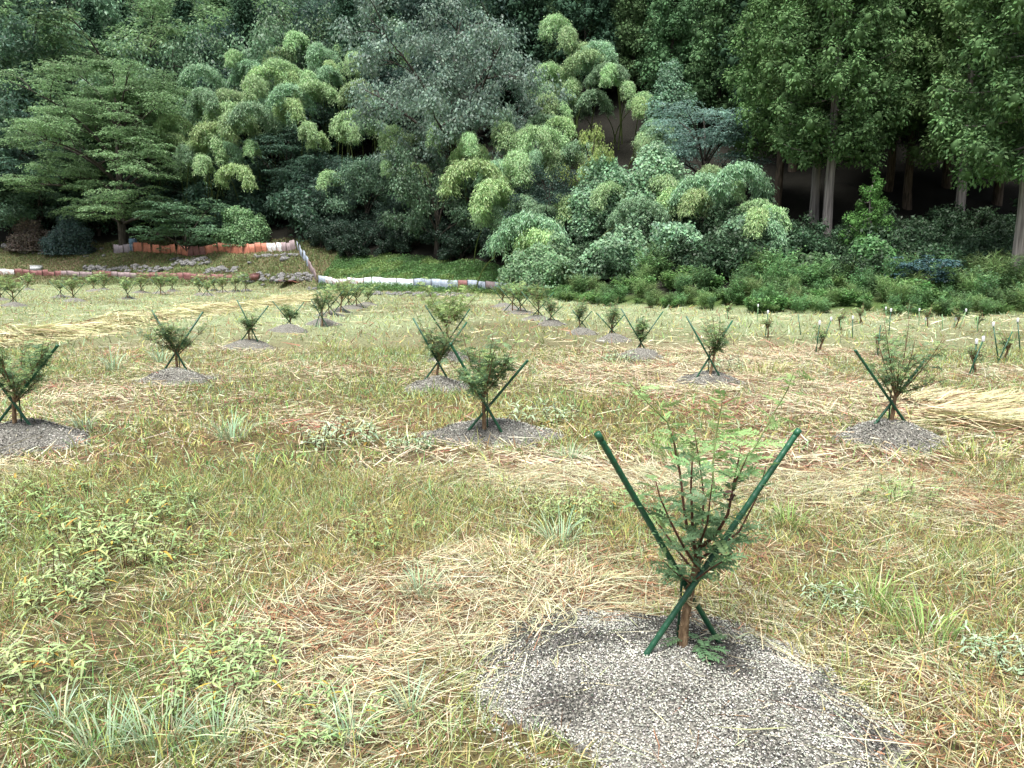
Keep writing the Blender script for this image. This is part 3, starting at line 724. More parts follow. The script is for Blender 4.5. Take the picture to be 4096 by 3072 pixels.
# ------------------------------------------------------------------ vine covered mounds
def vine_mass(name, v0, v1, vtop, vbot, Y, label, color, seed, L=.15, dens=1.0):
    """leafy curtain draped over a lumpy shape, between view columns v0..v1"""
    rng = np.random.default_rng(seed)
    a = at(v0 * VX, vbot * VX, Y); b = at(v1 * VX, vbot * VX, Y); cx = (a.x + b.x) / 2; hw = (b.x - a.x) / 2
    ztop = at(v0 * VX, vtop * VX, Y).z; zb = H1(cx, Y + .8); hh = ztop - zb; dp = min(hw * .8, 1.8)
    t = thing(name, (cx, Y + dp, zb), label, 'vine')
    g = Geo(); nlobe = int(9 + 4.0 * hw * hh); 
    for q in range(nlobe):
        u = rng.uniform(-.92, .92); env = (1 - abs(u) ** 2.2) ** .5 * rng.uniform(.85, 1.12); f = rng.random() ** .55
        r = rng.uniform(.36, .74) * min(1.4, .5 + .22 * hh) * (1 if f < .9 else .8); zc = max(r * .5, hh * env * f - r * .6); yc = -dp * math.sqrt(max(0, 1 - (f * .92) ** 2)) * env * rng.uniform(.75, 1.05)
        n = int(dens * 1100 * r * r / (L / .15) ** 2) + 40; v = unit(rng.normal(0, 1, (n, 3)) + np.array([0, -.35, .3]))
        tail = (rng.random(n) < .38)[:, None] * np.array([0, 0, -1.0]) * rng.random((n, 1)) * r * 2.2
        P = np.array([u * hw, yc, zc]) + v * np.array([1.15, 1, .8]) * r * (.7 + .4 * rng.random((n, 1))) * (1 + .2 * np.sin(v[:, :1] * 6 + q)) + tail
        P[:, 2] = P[:, 2].clip(.03, None)
        D = np.stack([rng.normal(0, .7, n), -.5 + rng.normal(0, .5, n), -.6 + rng.normal(0, .4, n)], -1); c0 = np.asarray(color) * (1 + rng.normal(0, .14))
        leaves(g, P, D, L * (.6 + .7 * rng.random(n)), L * .85 * (.7 + .5 * rng.random(n)), cvar(c0, n, rng, .2, .06), rng, flat=.35, N=v + np.array([0, -.1, .5]))
    obj('leaves', g.mesh('leaves', M_leaf), t)
    for k in range(6):
        x = rng.uniform(-.85, .85) * hw; e = np.array([x + rng.normal(0, .3), -dp * .5, hh * rng.uniform(.5, .85) * math.sqrt(1 - (x / hw) ** 2)])
        g = Geo(); tube(g, bez(np.array([x, 0, -.1]), np.array([x, .1, hh * .5]), e, 6), np.linspace(.03, .012, 6), 5)
        obj('stem', g.mesh('stem', M_darkbark), t)

KUD = (.24, .37, .19)
vine_mass('vine_mound', 1245, 1420, 487, 600, 33.5, 'wide bank of broad leaved vines left of centre in the field edge', KUD, 51)
vine_mass('vine_mound', 1390, 1535, 478, 600, 32.5, 'domed bank of broad leaved vines right of the widest vine bank', KUD, 52)
vine_mass('vine_curtain', 1250, 1352, 330, 480, 40, 'tall hanging vine curtain below the yellow leaved tree', KUD, 53)
vine_mass('vine_curtain', 1365, 1485, 318, 440, 39, 'rounded vine covered crown above the wide vine banks', (.27, .40, .21), 54)
vine_mass('vine_curtain', 1420, 1475, 130, 300, 50, 'narrow column of vines climbing a conifer', (.13, .22, .11), 55)
vine_mass('vine_curtain', 1560, 1690, 448, 580, 32.5, 'vine draped bank at the foot of the bamboo nearest the cedars', (.19, .30, .15), 56)
vine_mass('feathery_thicket', 1105, 1255, 505, 640, 35, 'feathery bright green thicket at the corner of the field', (.23, .36, .17), 57, .12, 1.4)
vine_mass('arching_vine', 478, 565, 442, 545, 57.5, 'arching light green vine hanging over the orange fence', (.19, .30, .12), 58, .15, 1.3)
vine_mass('leaf_bank', 1840, 1930, 500, 640, 29, 'bright green climber left of the dark glossy shrub', (.10, .19, .06), 59, .13)
vine_mass('leaf_bank', 1690, 1830, 545, 650, 30, 'leafy bank in front of the close pair of cedar trunks', (.09, .17, .06), 60, .13)
vine_mass('leaf_bank', 2090, 2200, 585, 660, 27.5, 'dark leafy bank between the glossy shrub and the right edge trunk', (.075, .14, .06), 61, .13)
vine_mass('leaf_bank', 2160, 2290, 570, 680, 29.5, 'dark leafy bank behind the right edge trunk', (.07, .13, .06), 64, .13)
vine_mass('brown_shrub', 20, 105, 470, 530, 62, 'rust brown withered shrub at the left forest edge', (.13, .095, .07), 62, .15)
vine_mass('dark_shrub', 95, 180, 470, 530, 61, 'dark grey green shrub beside the withered brown one', (.07, .11, .085), 63, .15)

# ------------------------------------------------------------------ tall weeds along the field edge
def weed_bush(seed, h, r, color, n, L=.12, W=.035):
    rng = np.random.default_rng(seed); gs, gl = Geo(), Geo()
    m = 26
    for k in range(m):
        az = rng.random() * 6.283; q = r * math.sqrt(rng.random()); b = np.array([math.cos(az) * q * .5, math.sin(az) * q * .5, -.05])
        hh = h * rng.uniform(.6, 1.05); e = b + np.array([math.cos(az) * q * .8, math.sin(az) * q * .8, hh])
        st = bez(b, b + np.array([0, 0, hh * .6]), e, 5); tube(gs, st, np.linspace(.008, .003, 5), 3)
        mm = n // m; u = .12 + .88 * rng.random(mm) ** .8; idx = u * 4; i0 = np.minimum(idx.astype(int), 3); fr = (idx - i0)[:, None]
        B = st[i0] * (1 - fr) + st[i0 + 1] * fr + rng.normal(0, .05, (mm, 3)); a2 = rng.random(mm) * 6.283
        D = np.stack([np.cos(a2), np.sin(a2), rng.normal(.15, .45, mm)], -1)
        leaves(gl, B, D, L * (.6 + .8 * rng.random(mm)), W * (.7 + .6 * rng.random(mm)), cvar(color, mm, rng, .2, .07), rng, flat=.4)
    return gs.mesh('stems', M_culm), gl.mesh('leaves', M_weed)

weeds = [weed_bush(71, 1.0, .55, (.17, .28, .12), 1500), weed_bush(72, 1.15, .4, (.15, .25, .10), 1400), weed_bush(73, .75, .6, (.16, .26, .09), 1300, .14, .05), weed_bush(74, 1.35, .35, (.13, .22, .10), 1200), weed_bush(75, 1.1, .4, (.22, .30, .12), 900, .34, .018), weed_bush(76, .9, .5, (.13, .23, .08), 900, .2, .12)]
def put_pair(name, pair, loc, rz, s_, label, cat, group=None, n1='stems', n2='leaves'):
    t = thing(name, loc, label, cat, group, rz); t.scale = (s_, s_, s_)
    tag(obj(n1, pair[0], t), kind='stuff'); tag(obj(n2, pair[1], t), kind='stuff'); return t
rng = np.random.default_rng(8); n = 0
for k in range(290):
    x = rng.uniform(.2, 19) if k < 240 else rng.uniform(12, 18); d = -.9 + rng.random() ** 1.1 * 6.5 + .8 * math.sin(x * 1.3)
    y = float(foot(x)) + d
    if x > y * .80: continue
    s_ = rng.uniform(.45, 1.0) * (.85 + .11 * max(d, -1))
    lab = 'leafy weed clump in the green border below the vines' if x < 7 else 'leafy weed clump in the green border below the cedars'
    put_pair('tall_weed', weeds[rng.integers(0, 6)], Vector((x, y, H1(x, y))), rng.random() * 6.28, s_ * rng.choice([.65, .8, 1.0]), lab, 'weed', 'weeds along the right edge of the field')

# ------------------------------------------------------------------ sheet metal fences
def panel_mesh(wd, ht, mat, seed):
    rng = np.random.default_rng(seed); nx = 25; x = np.linspace(-wd / 2, wd / 2, nx); zz = np.array([-.1, ht * .5, ht])
    X, Z = np.meshgrid(x, zz); Yf = .012 * np.sin(X / wd * 2 * math.pi * 7) + (Z / ht) * rng.normal(0, .03)
    Z = Z + (Z > ht * .8) * (rng.normal(0, .012, nx) + X * rng.normal(0, .05))[0] if False else Z
    F = np.stack([X, Yf, Z], -1).reshape(-1, 3); Bk = F + np.array([0, .004, 0]); V = np.concatenate([F, Bk]); o = 3 * nx
    Q = []
    for r in range(2):
        for c in range(nx - 1):
            a = r * nx + c; Q.append((a, a + 1, a + nx + 1, a + nx)); Q.append((o + a + 1, o + a, o + a + nx, o + a + nx + 1))
    for c in range(nx - 1):
        a = 2 * nx + c; Q.append((a, a + 1, o + a + 1, o + a))
    return mesh('panel', V, np.array(Q), mat, None, True)

def sheet_mat(name, c1, c2, c3, scale=3.5):
    return noise_mat(name, c1, c2, scale, .55, (1, 1, .5), .1, c3=c3, spec=.4)
S_OR = sheet_mat('orange_rust_sheet', (.30, .11, .07), (.50, .20, .13), (.42, .16, .10))
S_MA = sheet_mat('maroon_rust_sheet', (.14, .05, .05), (.26, .12, .11), (.20, .09, .085))
S_PU = sheet_mat('faded_purple_sheet', (.20, .15, .16), (.34, .27, .28), (.27, .21, .22))
S_GR = sheet_mat('slate_sheet', (.16, .14, .17), (.28, .24, .27), (.22, .19, .22))
S_WH = sheet_mat('white_rusted_sheet', (.34, .12, .06), (.72, .76, .78), (.66, .68, .70), 5)
S_LB = sheet_mat('pale_blue_sheet', (.58, .68, .74), (.76, .83, .86), (.68, .76, .80))
S_BG = sheet_mat('blue_grey_sheet', (.20, .25, .33), (.42, .47, .55), (.30, .35, .43))
M_post = noise_mat('fence_post', (.05, .04, .035), (.13, .11, .09), 20, .8)

def fence(label, pts, seq, ht, pw, seed):
    """pts = ground points along the run; seq = panel material per position in 0..1"""
    rng = np.random.default_rng(seed); P = np.array([[p.x, p.y] for p in pts]); seg = np.hypot(*np.diff(P, axis=0).T); cum = np.concatenate([[0], np.cumsum(seg)])
    n = max(2, int(round(cum[-1] / pw))); c = P.mean(0); t = thing('sheet_fence', (c[0], c[1], H1(*c)), label, 'fence'); base = np.array(t.location)
    cache = {}
    for i in range(n):
        s0, s1 = i / n * cum[-1], (i + 1) / n * cum[-1]; sm = (s0 + s1) / 2
        q0 = np.array([np.interp(s0, cum, P[:, 0]), np.interp(s0, cum, P[:, 1])]); q1 = np.array([np.interp(s1, cum, P[:, 0]), np.interp(s1, cum, P[:, 1])]); q = (q0 + q1) / 2
        m = [mm for (f, mm) in seq if sm / cum[-1] <= f][0]; wd = np.hypot(*(q1 - q0)) * 1.02
        key = (m.name, int(rng.integers(0, 2)))
        if key not in cache: cache[key] = panel_mesh(pw * 1.03, ht, m, seed + len(cache))
        o = obj('panel', cache[key], t); z0, z1 = H1(*q0), H1(*q1)
        o.location = Vector((q[0], q[1] + (i % 2) * .018, (z0 + z1) / 2 - .03 + rng.normal(0, .025))) - t.location
        ang = math.atan2(q1[1] - q0[1], q1[0] - q0[0]); tl = -math.atan2(z1 - z0, wd)
        o.rotation_euler = (rng.normal(0, .05), tl + rng.normal(0, .02), ang); o.scale = (wd / (pw * 1.03), 1, rng.uniform(.92, 1.08))
        if i % 2 == 0:
            g = Geo(); tube(g, [[0, 0, -.2], [0, 0, ht * .5], [0, 0, ht * rng.uniform(1.02, 1.15)]], .02, 6)
            po = obj('post', g.mesh('post', M_post), t); po.location = Vector((q0[0], q0[1] - .04, z0)) - t.location

up = [gnd(455, 1012), gnd(540, 1008), gnd(640, 1018), gnd(730, 1024), gnd(830, 1020), gnd(940, 1016), gnd(1065, 1008), gnd(1185, 1000)]
fence('long rusty orange sheet fence along the upper terrace on the left', up, [(.13, S_GR), (.43, S_OR), (.52, S_MA), (.83, S_OR), (.91, S_WH), (1, S_PU)], .72, .52, 1)
crn = gnd(1268, 1132)
fence('slate blue sheet fence running down the slope to the field corner', [up[-1] + Vector((.1, -.05, 0)), gnd(1205, 1030), gnd(1235, 1075), crn], [(.5, S_BG), (1, S_PU)], .62, .6, 20)
fence('white and pale blue sheet fence along the far field edge', [crn + Vector((.1, -.05, 0)), gnd(1340, 1142), gnd(1640, 1149), gnd(1890, 1155), gnd(2055, 1163)], [(.03, S_BG), (.05, S_MA), (.25, S_WH), (.50, S_LB), (.74, S_BG), (.77, S_MA), (.86, S_BG), (.90, S_PU), (1, S_BG)], .50, .62, 40)
fence('low maroon and purple sheet fence along the left field edge', [gnd(-60, 1100), gnd(130, 1101), gnd(400, 1108), gnd(600, 1115), gnd(760, 1119), gnd(930, 1124)], [(.10, S_WH), (.3, S_MA), (.42, S_PU), (.52, S_MA), (.63, S_PU), (1, S_MA)], .45, .62, 60)

# ------------------------------------------------------------------ stones
def stone_mesh(seed):
    rng = np.random.default_rng(seed); V = []; nu, nv = 8, 6
    for j in range(1, nv):
        for i in range(nu):
            a = i / nu * 6.283 + rng.normal(0, .08); b = -1.571 + j / nv * 3.142; r = 1 + rng.normal(0, .13)
            V.append((math.cos(a) * math.cos(b) * r, math.sin(a) * math.cos(b) * r * .8, math.sin(b) * r * .62))
    V += [(0, 0, -.6), (0, 0, .6)]; T = []; Q = []
    for j in range(nv - 2):
        for i in range(nu): Q.append((j * nu + i, j * nu + (i + 1) % nu, (j + 1) * nu + (i + 1) % nu, (j + 1) * nu + i))
    k = (nv - 2) * nu; b0, t0 = len(V) - 2, len(V) - 1
    for i in range(nu): T.append(((i + 1) % nu, i, b0)); T.append((k + i, k + (i + 1) % nu, t0))
    return mesh('stone', np.array(V), [np.array(Q), np.array(T)], M_stone)
stones = [stone_mesh(s) for s in range(6)]

def stone_bank(label, p0, p1, wpx, n, s0, s1, seed):
    rng = np.random.default_rng(seed); c = gnd((p0[0] + p1[0]) / 2, (p0[1] + p1[1]) / 2); t = thing('stone_bank', c, label, 'stones')
    for i in range(n):
        u = rng.random(); q = gnd(p0[0] * (1 - u) + p1[0] * u + rng.normal(0, 5), p0[1] * (1 - u) + p1[1] * u + rng.uniform(-wpx, wpx))
        o = obj('stone', stones[rng.integers(0, 6)], t); s_ = s0 + rng.random() ** 2 * (s1 - s0)
        o.location = q - t.location + Vector((0, 0, .22 * s_)); o.rotation_euler = (rng.normal(0, .3), rng.normal(0, .3), rng.random() * 6.28); o.scale = (s_, s_, s_)
stone_bank('grey stone patch in the grass slope below the orange fence', (685, 1052), (840, 1048), 14, 70, .12, .26, 1)
stone_bank('long rubble bank above the low maroon fence', (330, 1078), (680, 1080), 11, 110, .12, .30, 2)
stone_bank('rubble bank between the slate fence and the low maroon fence', (960, 1118), (1255, 1112), 16, 100, .12, .3, 3)
stone_bank('row of flat stones under the white panel of the upper fence', (1010, 1030), (1200, 1020), 4, 40, .10, .22, 4)
stone_bank('low stone edging below the white and blue sheet fence', (1500, 1176), (1890, 1184), 5, 110, .08, .17, 5)
stone_bank('rubble scattered on the brown slope at the far left', (20, 985), (420, 1012), 24, 80, .10, .28, 6)
stone_bank('small heap of whitish stones at the field corner', (1230, 1158), (1290, 1156), 5, 16, .08, .16, 7)
stone_bank('short stone line above the rubble bank', (820, 1088), (960, 1082), 8, 40, .12, .26, 8)
for (px, py, s_, lab) in [(1140, 1042, .42, 'large pale boulder left of the slate fence'), (1000, 1055, .22, 'small white stone on the grass slope'), (25, 990, .5, 'large flat bluish stone at the far left'),
                          (215, 1025, .42, 'bluish boulder on the brown slope'), (885, 1078, .45, 'broad boulder on top of the rubble bank'), (1052, 1143, .2, 'pale upright stone near the field corner'), (100, 1012, .3, 'pale stone between the two bluish boulders')]:
    q = gnd(px, py); o = obj('boulder', stones[int(px) % 6]); o.location = q + Vector((0, 0, .15 * s_)); o.scale = (s_, s_ * .9, s_ * .8); o.rotation_euler = (.1, .1, px); tag(o, lab, 'stone', 'loose boulders on the left slope')

# odds and ends on the terrace
def curved_sheets(px, py, label):
    q = gnd(px, py); t = thing('sheet_pile', q, label, 'metal sheet', rz=.2)
    for k in range(4):
        x = np.linspace(-.75, .75, 20); V = []; 
        for e in (-.3, .3): V += [(xx, e + .05 * k, .06 + .05 * k + .03 * math.sin(xx * 9) + .04 * math.cos(xx * 1.5 + k)) for xx in x]
        V = np.array(V); V2 = V + [0, 0, .005]; Q = [(i, i + 1, 21 + i, 20 + i) for i in range(19)] + [(41 + i, 40 + i, 60 + i, 61 + i) for i in range(19)]
        obj('sheet', mesh('sheet', np.concatenate([V, V2]), np.array(Q), [S_OR, S_MA][k % 2]), t).rotation_euler = (0, 0, .25 * k - .3)
curved_sheets(1165, 1134, 'pile of rusty red sheets lying at the field corner')
def drum(px, py, Y, label):
    p = at(px, py, Y); z = H1(p.x, Y); t = thing('drum', (p.x, Y, z), label, 'drum'); zz = [0, .02, .28, .30, .33, .35, .58, .60, .63, .65, .92, .94]
    rr = [.28, .29, .29, .31, .31, .29, .29, .31, .31, .29, .29, .27]; g = Geo(); tube(g, [[0, 0, z_] for z_ in zz], rr, 18); obj('body', g.mesh('body', noise_mat('blue_drum', (.07, .13, .20), (.14, .22, .32), 4, .5), True), t)
    g = Geo(); tube(g, [[.12, 0, .94], [.12, 0, .975]], .04, 10); obj('bung', g.mesh('bung', M_white), t)
drum(532, 968, 60.5, 'blue drum in the shade behind the slate panels of the upper fence')
def feed_box(px, py, label, mat, w_, h_):
    q = gnd(px, py); t = thing('crate', q, label, 'crate', rz=.1); g = Geo()
    def bx(x0, x1, y0, y1, z0, z1):
        V = np.array([(x, y, z) for z in (z0, z1) for y in (y0, y1) for x in (x0, x1)]); g.add(V, [(0, 2, 3, 1), (4, 5, 7, 6), (0, 1, 5, 4), (2, 6, 7, 3), (0, 4, 6, 2), (1, 3, 7, 5)])
    a = w_ / 2
    bx(-a, a, -.25, -.22, 0, h_); bx(-a, a, .22, .25, 0, h_); bx(-a, -a + .03, -.219, .219, 0, h_); bx(a - .03, a, -.219, .219, 0, h_); bx(-a + .031, a - .031, -.219, .219, .02, .05)
    obj('body', g.mesh('body', mat), t); g = Geo(); bx(-a - .02, a + .02, -.27, .27, h_ + .003, h_ + .04); obj('lid', g.mesh('lid', mat), t)
feed_box(147, 1083, 'white box standing on the low fence line at the far left', M_white, .7, .38)
feed_box(1018, 1120, 'dark red box at the end of the low maroon fence', S_MA, .6, .42)

# leaf cover on the green bank
def bank_cover():
    rng = np.random.default_rng(91); n = 60000; x = rng.uniform(-12, 3.5, n); s = rng.random(n) * 6.5; y = foot(x) + s
    k = s < np.interp(x, [-12, -8, 0, 2, 4], [6.5, 6.2, 4.5, 3, 2]); x, y = x[k], y[k]; n = len(x)
    P = np.stack([x, y, H(x, y) + rng.random(n) * .16 * (.3 + noise(x * 1.3, y * 1.3) * 1.4)], -1); a = rng.random(n) * 6.283
    D = np.stack([np.cos(a), np.sin(a), rng.normal(.35, .5, n)], -1); g = Geo()
    C = cvar((.12, .215, .065), n, rng, .25, .08); yl = noise(x * .8, y * .8) > .62; C[yl] = cvar((.19, .27, .08), yl.sum(), rng, .2, .08)
    leaves(g, P, D, .13 * (.6 + .7 * rng.random(n)), .06, C, rng)
    tag(obj('ground_cover', g.mesh('ground_cover', M_leaf)), 'low leafy ground cover on the green bank below the dark hollow', 'ground cover', kind='stuff')
    n = 80000; x = rng.uniform(-46, -11.5, n); s = rng.random(n) * 8; y = foot(x) + s; k = noise(x * .45 + 3, y * .45) * .6 + noise(x * 2, y * 2) * .4 > rng.random(n) * .7; x, y = x[k], y[k]; n = len(x)
    P = np.stack([x, y, H(x, y)], -1); D = np.stack([rng.normal(0, .5, n), rng.normal(0, .5, n), np.ones(n)], -1); g = Geo()
    C = cvar((.17, .22, .09), n, rng, .25, .08); b = rng.random(n) < .3; C[b] = cvar((.24, .18, .11), b.sum(), rng, .25, .08)
    leaves(g, P, D, .10 + .12 * rng.random(n), .05, C, rng)
    tag(obj('slope_grass', g.mesh('slope_grass', M_grass)), 'thin brownish green grass on the stony left slope', 'grass', kind='stuff')
bank_cover()

# understorey shrubs, leaves coloured dark to stand for the forest's shade
under = broadleaf(81, 2.6, 1.6, .1, (.075, .13, .075), 'puff', 3000, .2, .12, 6, 4, 2, .5)
rng = np.random.default_rng(12)
for k in range(150):
    x = rng.uniform(-44, 26); y = float(foot(x)) + rng.uniform(8.5 if x < 0 else 8, 17)
    if abs(x) > y * .8 or x > -13 and y < foot(x) + 13 or x > 3: continue
    place_tree('understorey_shrub', under, Vector((x, y, H1(x, y))), rng.random() * 6.28, rng.uniform(.7, 1.5), 'shade coloured shrub under the forest canopy', 'shrub', 'shrubs in the forest shade')

shade_tint_b = broadleaf(82, 1.5, 1.2, .1, (.055, .095, .05), 'puff', 2600, .15, .09, 6, 4, 2, .34, mat=M_weed)  # leaves darkened in place of shade under the cedars
shade_tint_d = broadleaf(83, 1.5, 1.2, .1, (.035, .06, .035), 'puff', 2600, .15, .09, 6, 4, 2, .34)  # darker still, the hollow's shade painted into the leaves
rng = np.random.default_rng(13)
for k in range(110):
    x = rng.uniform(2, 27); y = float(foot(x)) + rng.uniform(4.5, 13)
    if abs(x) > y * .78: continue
    place_tree('shade_tint_shrub', shade_tint_b, Vector((x, y, H1(x, y))), rng.random() * 6.28, rng.uniform(.5, 1.0), 'low shade coloured shrub on the floor below the right hand cedars', 'shrub', 'low shrubs under the cedars')

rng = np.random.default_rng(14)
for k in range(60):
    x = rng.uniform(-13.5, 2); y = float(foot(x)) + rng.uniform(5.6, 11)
    place_tree('shade_tint_shrub', shade_tint_d, Vector((x, y, H1(x, y))), rng.random() * 6.28, rng.uniform(.5, 1.1), 'low shade coloured shrub on the floor of the dark hollow', 'shrub', 'low shrubs in the dark hollow')
for k in range(16):  # small dark trees added to block light and blacken the hollow
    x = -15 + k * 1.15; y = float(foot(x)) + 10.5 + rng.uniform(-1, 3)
    place_tree('forest_tree', shade_tint_trees[k % 2], Vector((x, y, H1(x, y))), rng.random() * 6.28, rng.uniform(.26, .36), 'shade coloured tree added at the back of the dark hollow', 'tree', 'shade coloured trees behind the hollow')

# ------------------------------------------------------------------ stakes
def stake_mesh(ln, r, name):
    zs, rr = [0.0], [r * .7]; z = .01
    while z < ln - .03:
        zs += [z, z + .024, z + .028, z + .033]; rr += [r, r, r * 1.10, r]; z += .037
    zs += [ln - .025, ln - .0249, ln]; rr += [r, r * 1.12, r * 1.12]
    g = Geo(); tube(g, np.column_stack([np.zeros(len(zs)), np.zeros(len(zs)), zs]), rr, 10); return g.mesh(name, M_stake, True)
def stake_far(ln, r, name):
    g = Geo(); tube(g, [[0, 0, 0], [0, 0, ln * .5], [0, 0, ln]], [r, r, r], 6); return g.mesh(name, M_stake, True)
SK = stake_mesh(1.0, .0115, 'stake'); SKT = stake_mesh(.6, .0055, 'thin_stake'); SKF = stake_far(1.0, .012, 'stake')

def stake_obj(me, a, b, ln, parent, name='stake', rscale=1.0):
    a = Vector(a); b = Vector(b); d = b - a; o = obj(name, me, parent)
    o.location = a - parent.location; o.rotation_mode = 'QUATERNION'; o.rotation_quaternion = d.to_track_quat('Z', 'Y'); o.scale = (rscale, rscale, d.length / ln); return o

def tie(parent, c, r=.022):
    g = Geo(); a = np.linspace(0, 6.283, 15)
    for k in range(3): tube(g, np.stack([np.cos(a) * r, np.sin(a) * r * .8, .006 * k - .006 + .008 * np.sin(a + k)], -1), .0022, 5, cap=False)
    tube(g, [[r, 0, 0], [r + .02, -.01, .012], [r + .03, -.015, -.02]], [.0022, .002, .0015], 5)
    o = obj('tie', g.mesh('tie', M_string), parent); o.location = Vector(c) - parent.location; o.rotation_euler = (.5, .3, .4)

def onmound(px, py, dz=-.06):
    p = gnd(px, py)
    for _ in range(6):     # intersect the view ray with the mound surface
        z = Hm(p.x, p.y); d = ray(px, py); Y = (z - CAM_H) / d[2] * d[1]; p = Vector((d[0] / d[1] * Y, Y, z))
    return p

# ------------------------------------------------------------------ pinnate leaves
def pinnate(seed, ln=.13, pairs=6, color=(.10, .19, .09), wl=.42):
    rng = np.random.default_rng(seed); g = Geo(); x = np.linspace(0, ln, 6); z = -.35 * x * x / ln + .12 * x
    tube(g, np.stack([x, 0 * x, z], -1), np.linspace(.0012, .0006, 6), 3, c=np.array(color) * 1.3)
    for k in range(pairs * 2 + 1):
        t = .18 + .8 * (k // 2) / pairs; sgn = 1 if k % 2 else -1; a = 1.05 * sgn if k < pairs * 2 else 0
        if k == pairs * 2: t = 1.0
        b = np.array([t * ln, 0, np.interp(t * ln, x, z)]); L = ln * .28 * (.75 + .5 * math.sin(t * 2.6)) * rng.uniform(.85, 1.12); W = L * wl
        d = np.array([math.cos(a), math.sin(a), -.12 + rng.normal(0, .12)]); sd = np.array([-math.sin(a), math.cos(a), 0]); up = np.array([0, 0, 1.0])
        V = [b, b + d * L * .35 + sd * W * .5 + up * W * .22, b + d * L * .72 + sd * W * .38 + up * W * .15, b + d * L - up * L * .08, b + d * L * .72 - sd * W * .38 + up * W * .15, b + d * L * .35 - sd * W * .5 + up * W * .22, b + d * L * .55]
        g.add(V, [(0, 1, 6, 5), (1, 2, 3, 6), (6, 3, 4, 5)], None, np.array(color) * rng.uniform(.8, 1.25))
    return g
LEAF_D = [pinnate(s, .092, 6, (.135, .215, .115), .38).mesh('leaf', M_sapleaf) for s in (1, 2, 3)]
LEAF_M = [pinnate(s, .095, 6, (.20, .30, .13), .38).mesh('leaf', M_sapleaf) for s in (4, 5)]
LEAF_P = [pinnate(s, .115, 7, (.28, .38, .16), .30).mesh('leaf', M_sapleaf) for s in (6, 7, 8)]

def aim(o, d, roll=0.0):
    d = Vector(d).normalized(); up = Vector((0, 0, 1)); y = up.cross(d)
    y = y.normalized() if y.length > 1e-4 else Vector((0, 1, 0)); z = d.cross(y)
    q = Matrix((d, y, z)).transposed().to_quaternion(); from mathutils import Quaternion
    o.rotation_mode = 'QUATERNION'; o.rotation_quaternion = q @ Quaternion((1, 0, 0), roll)

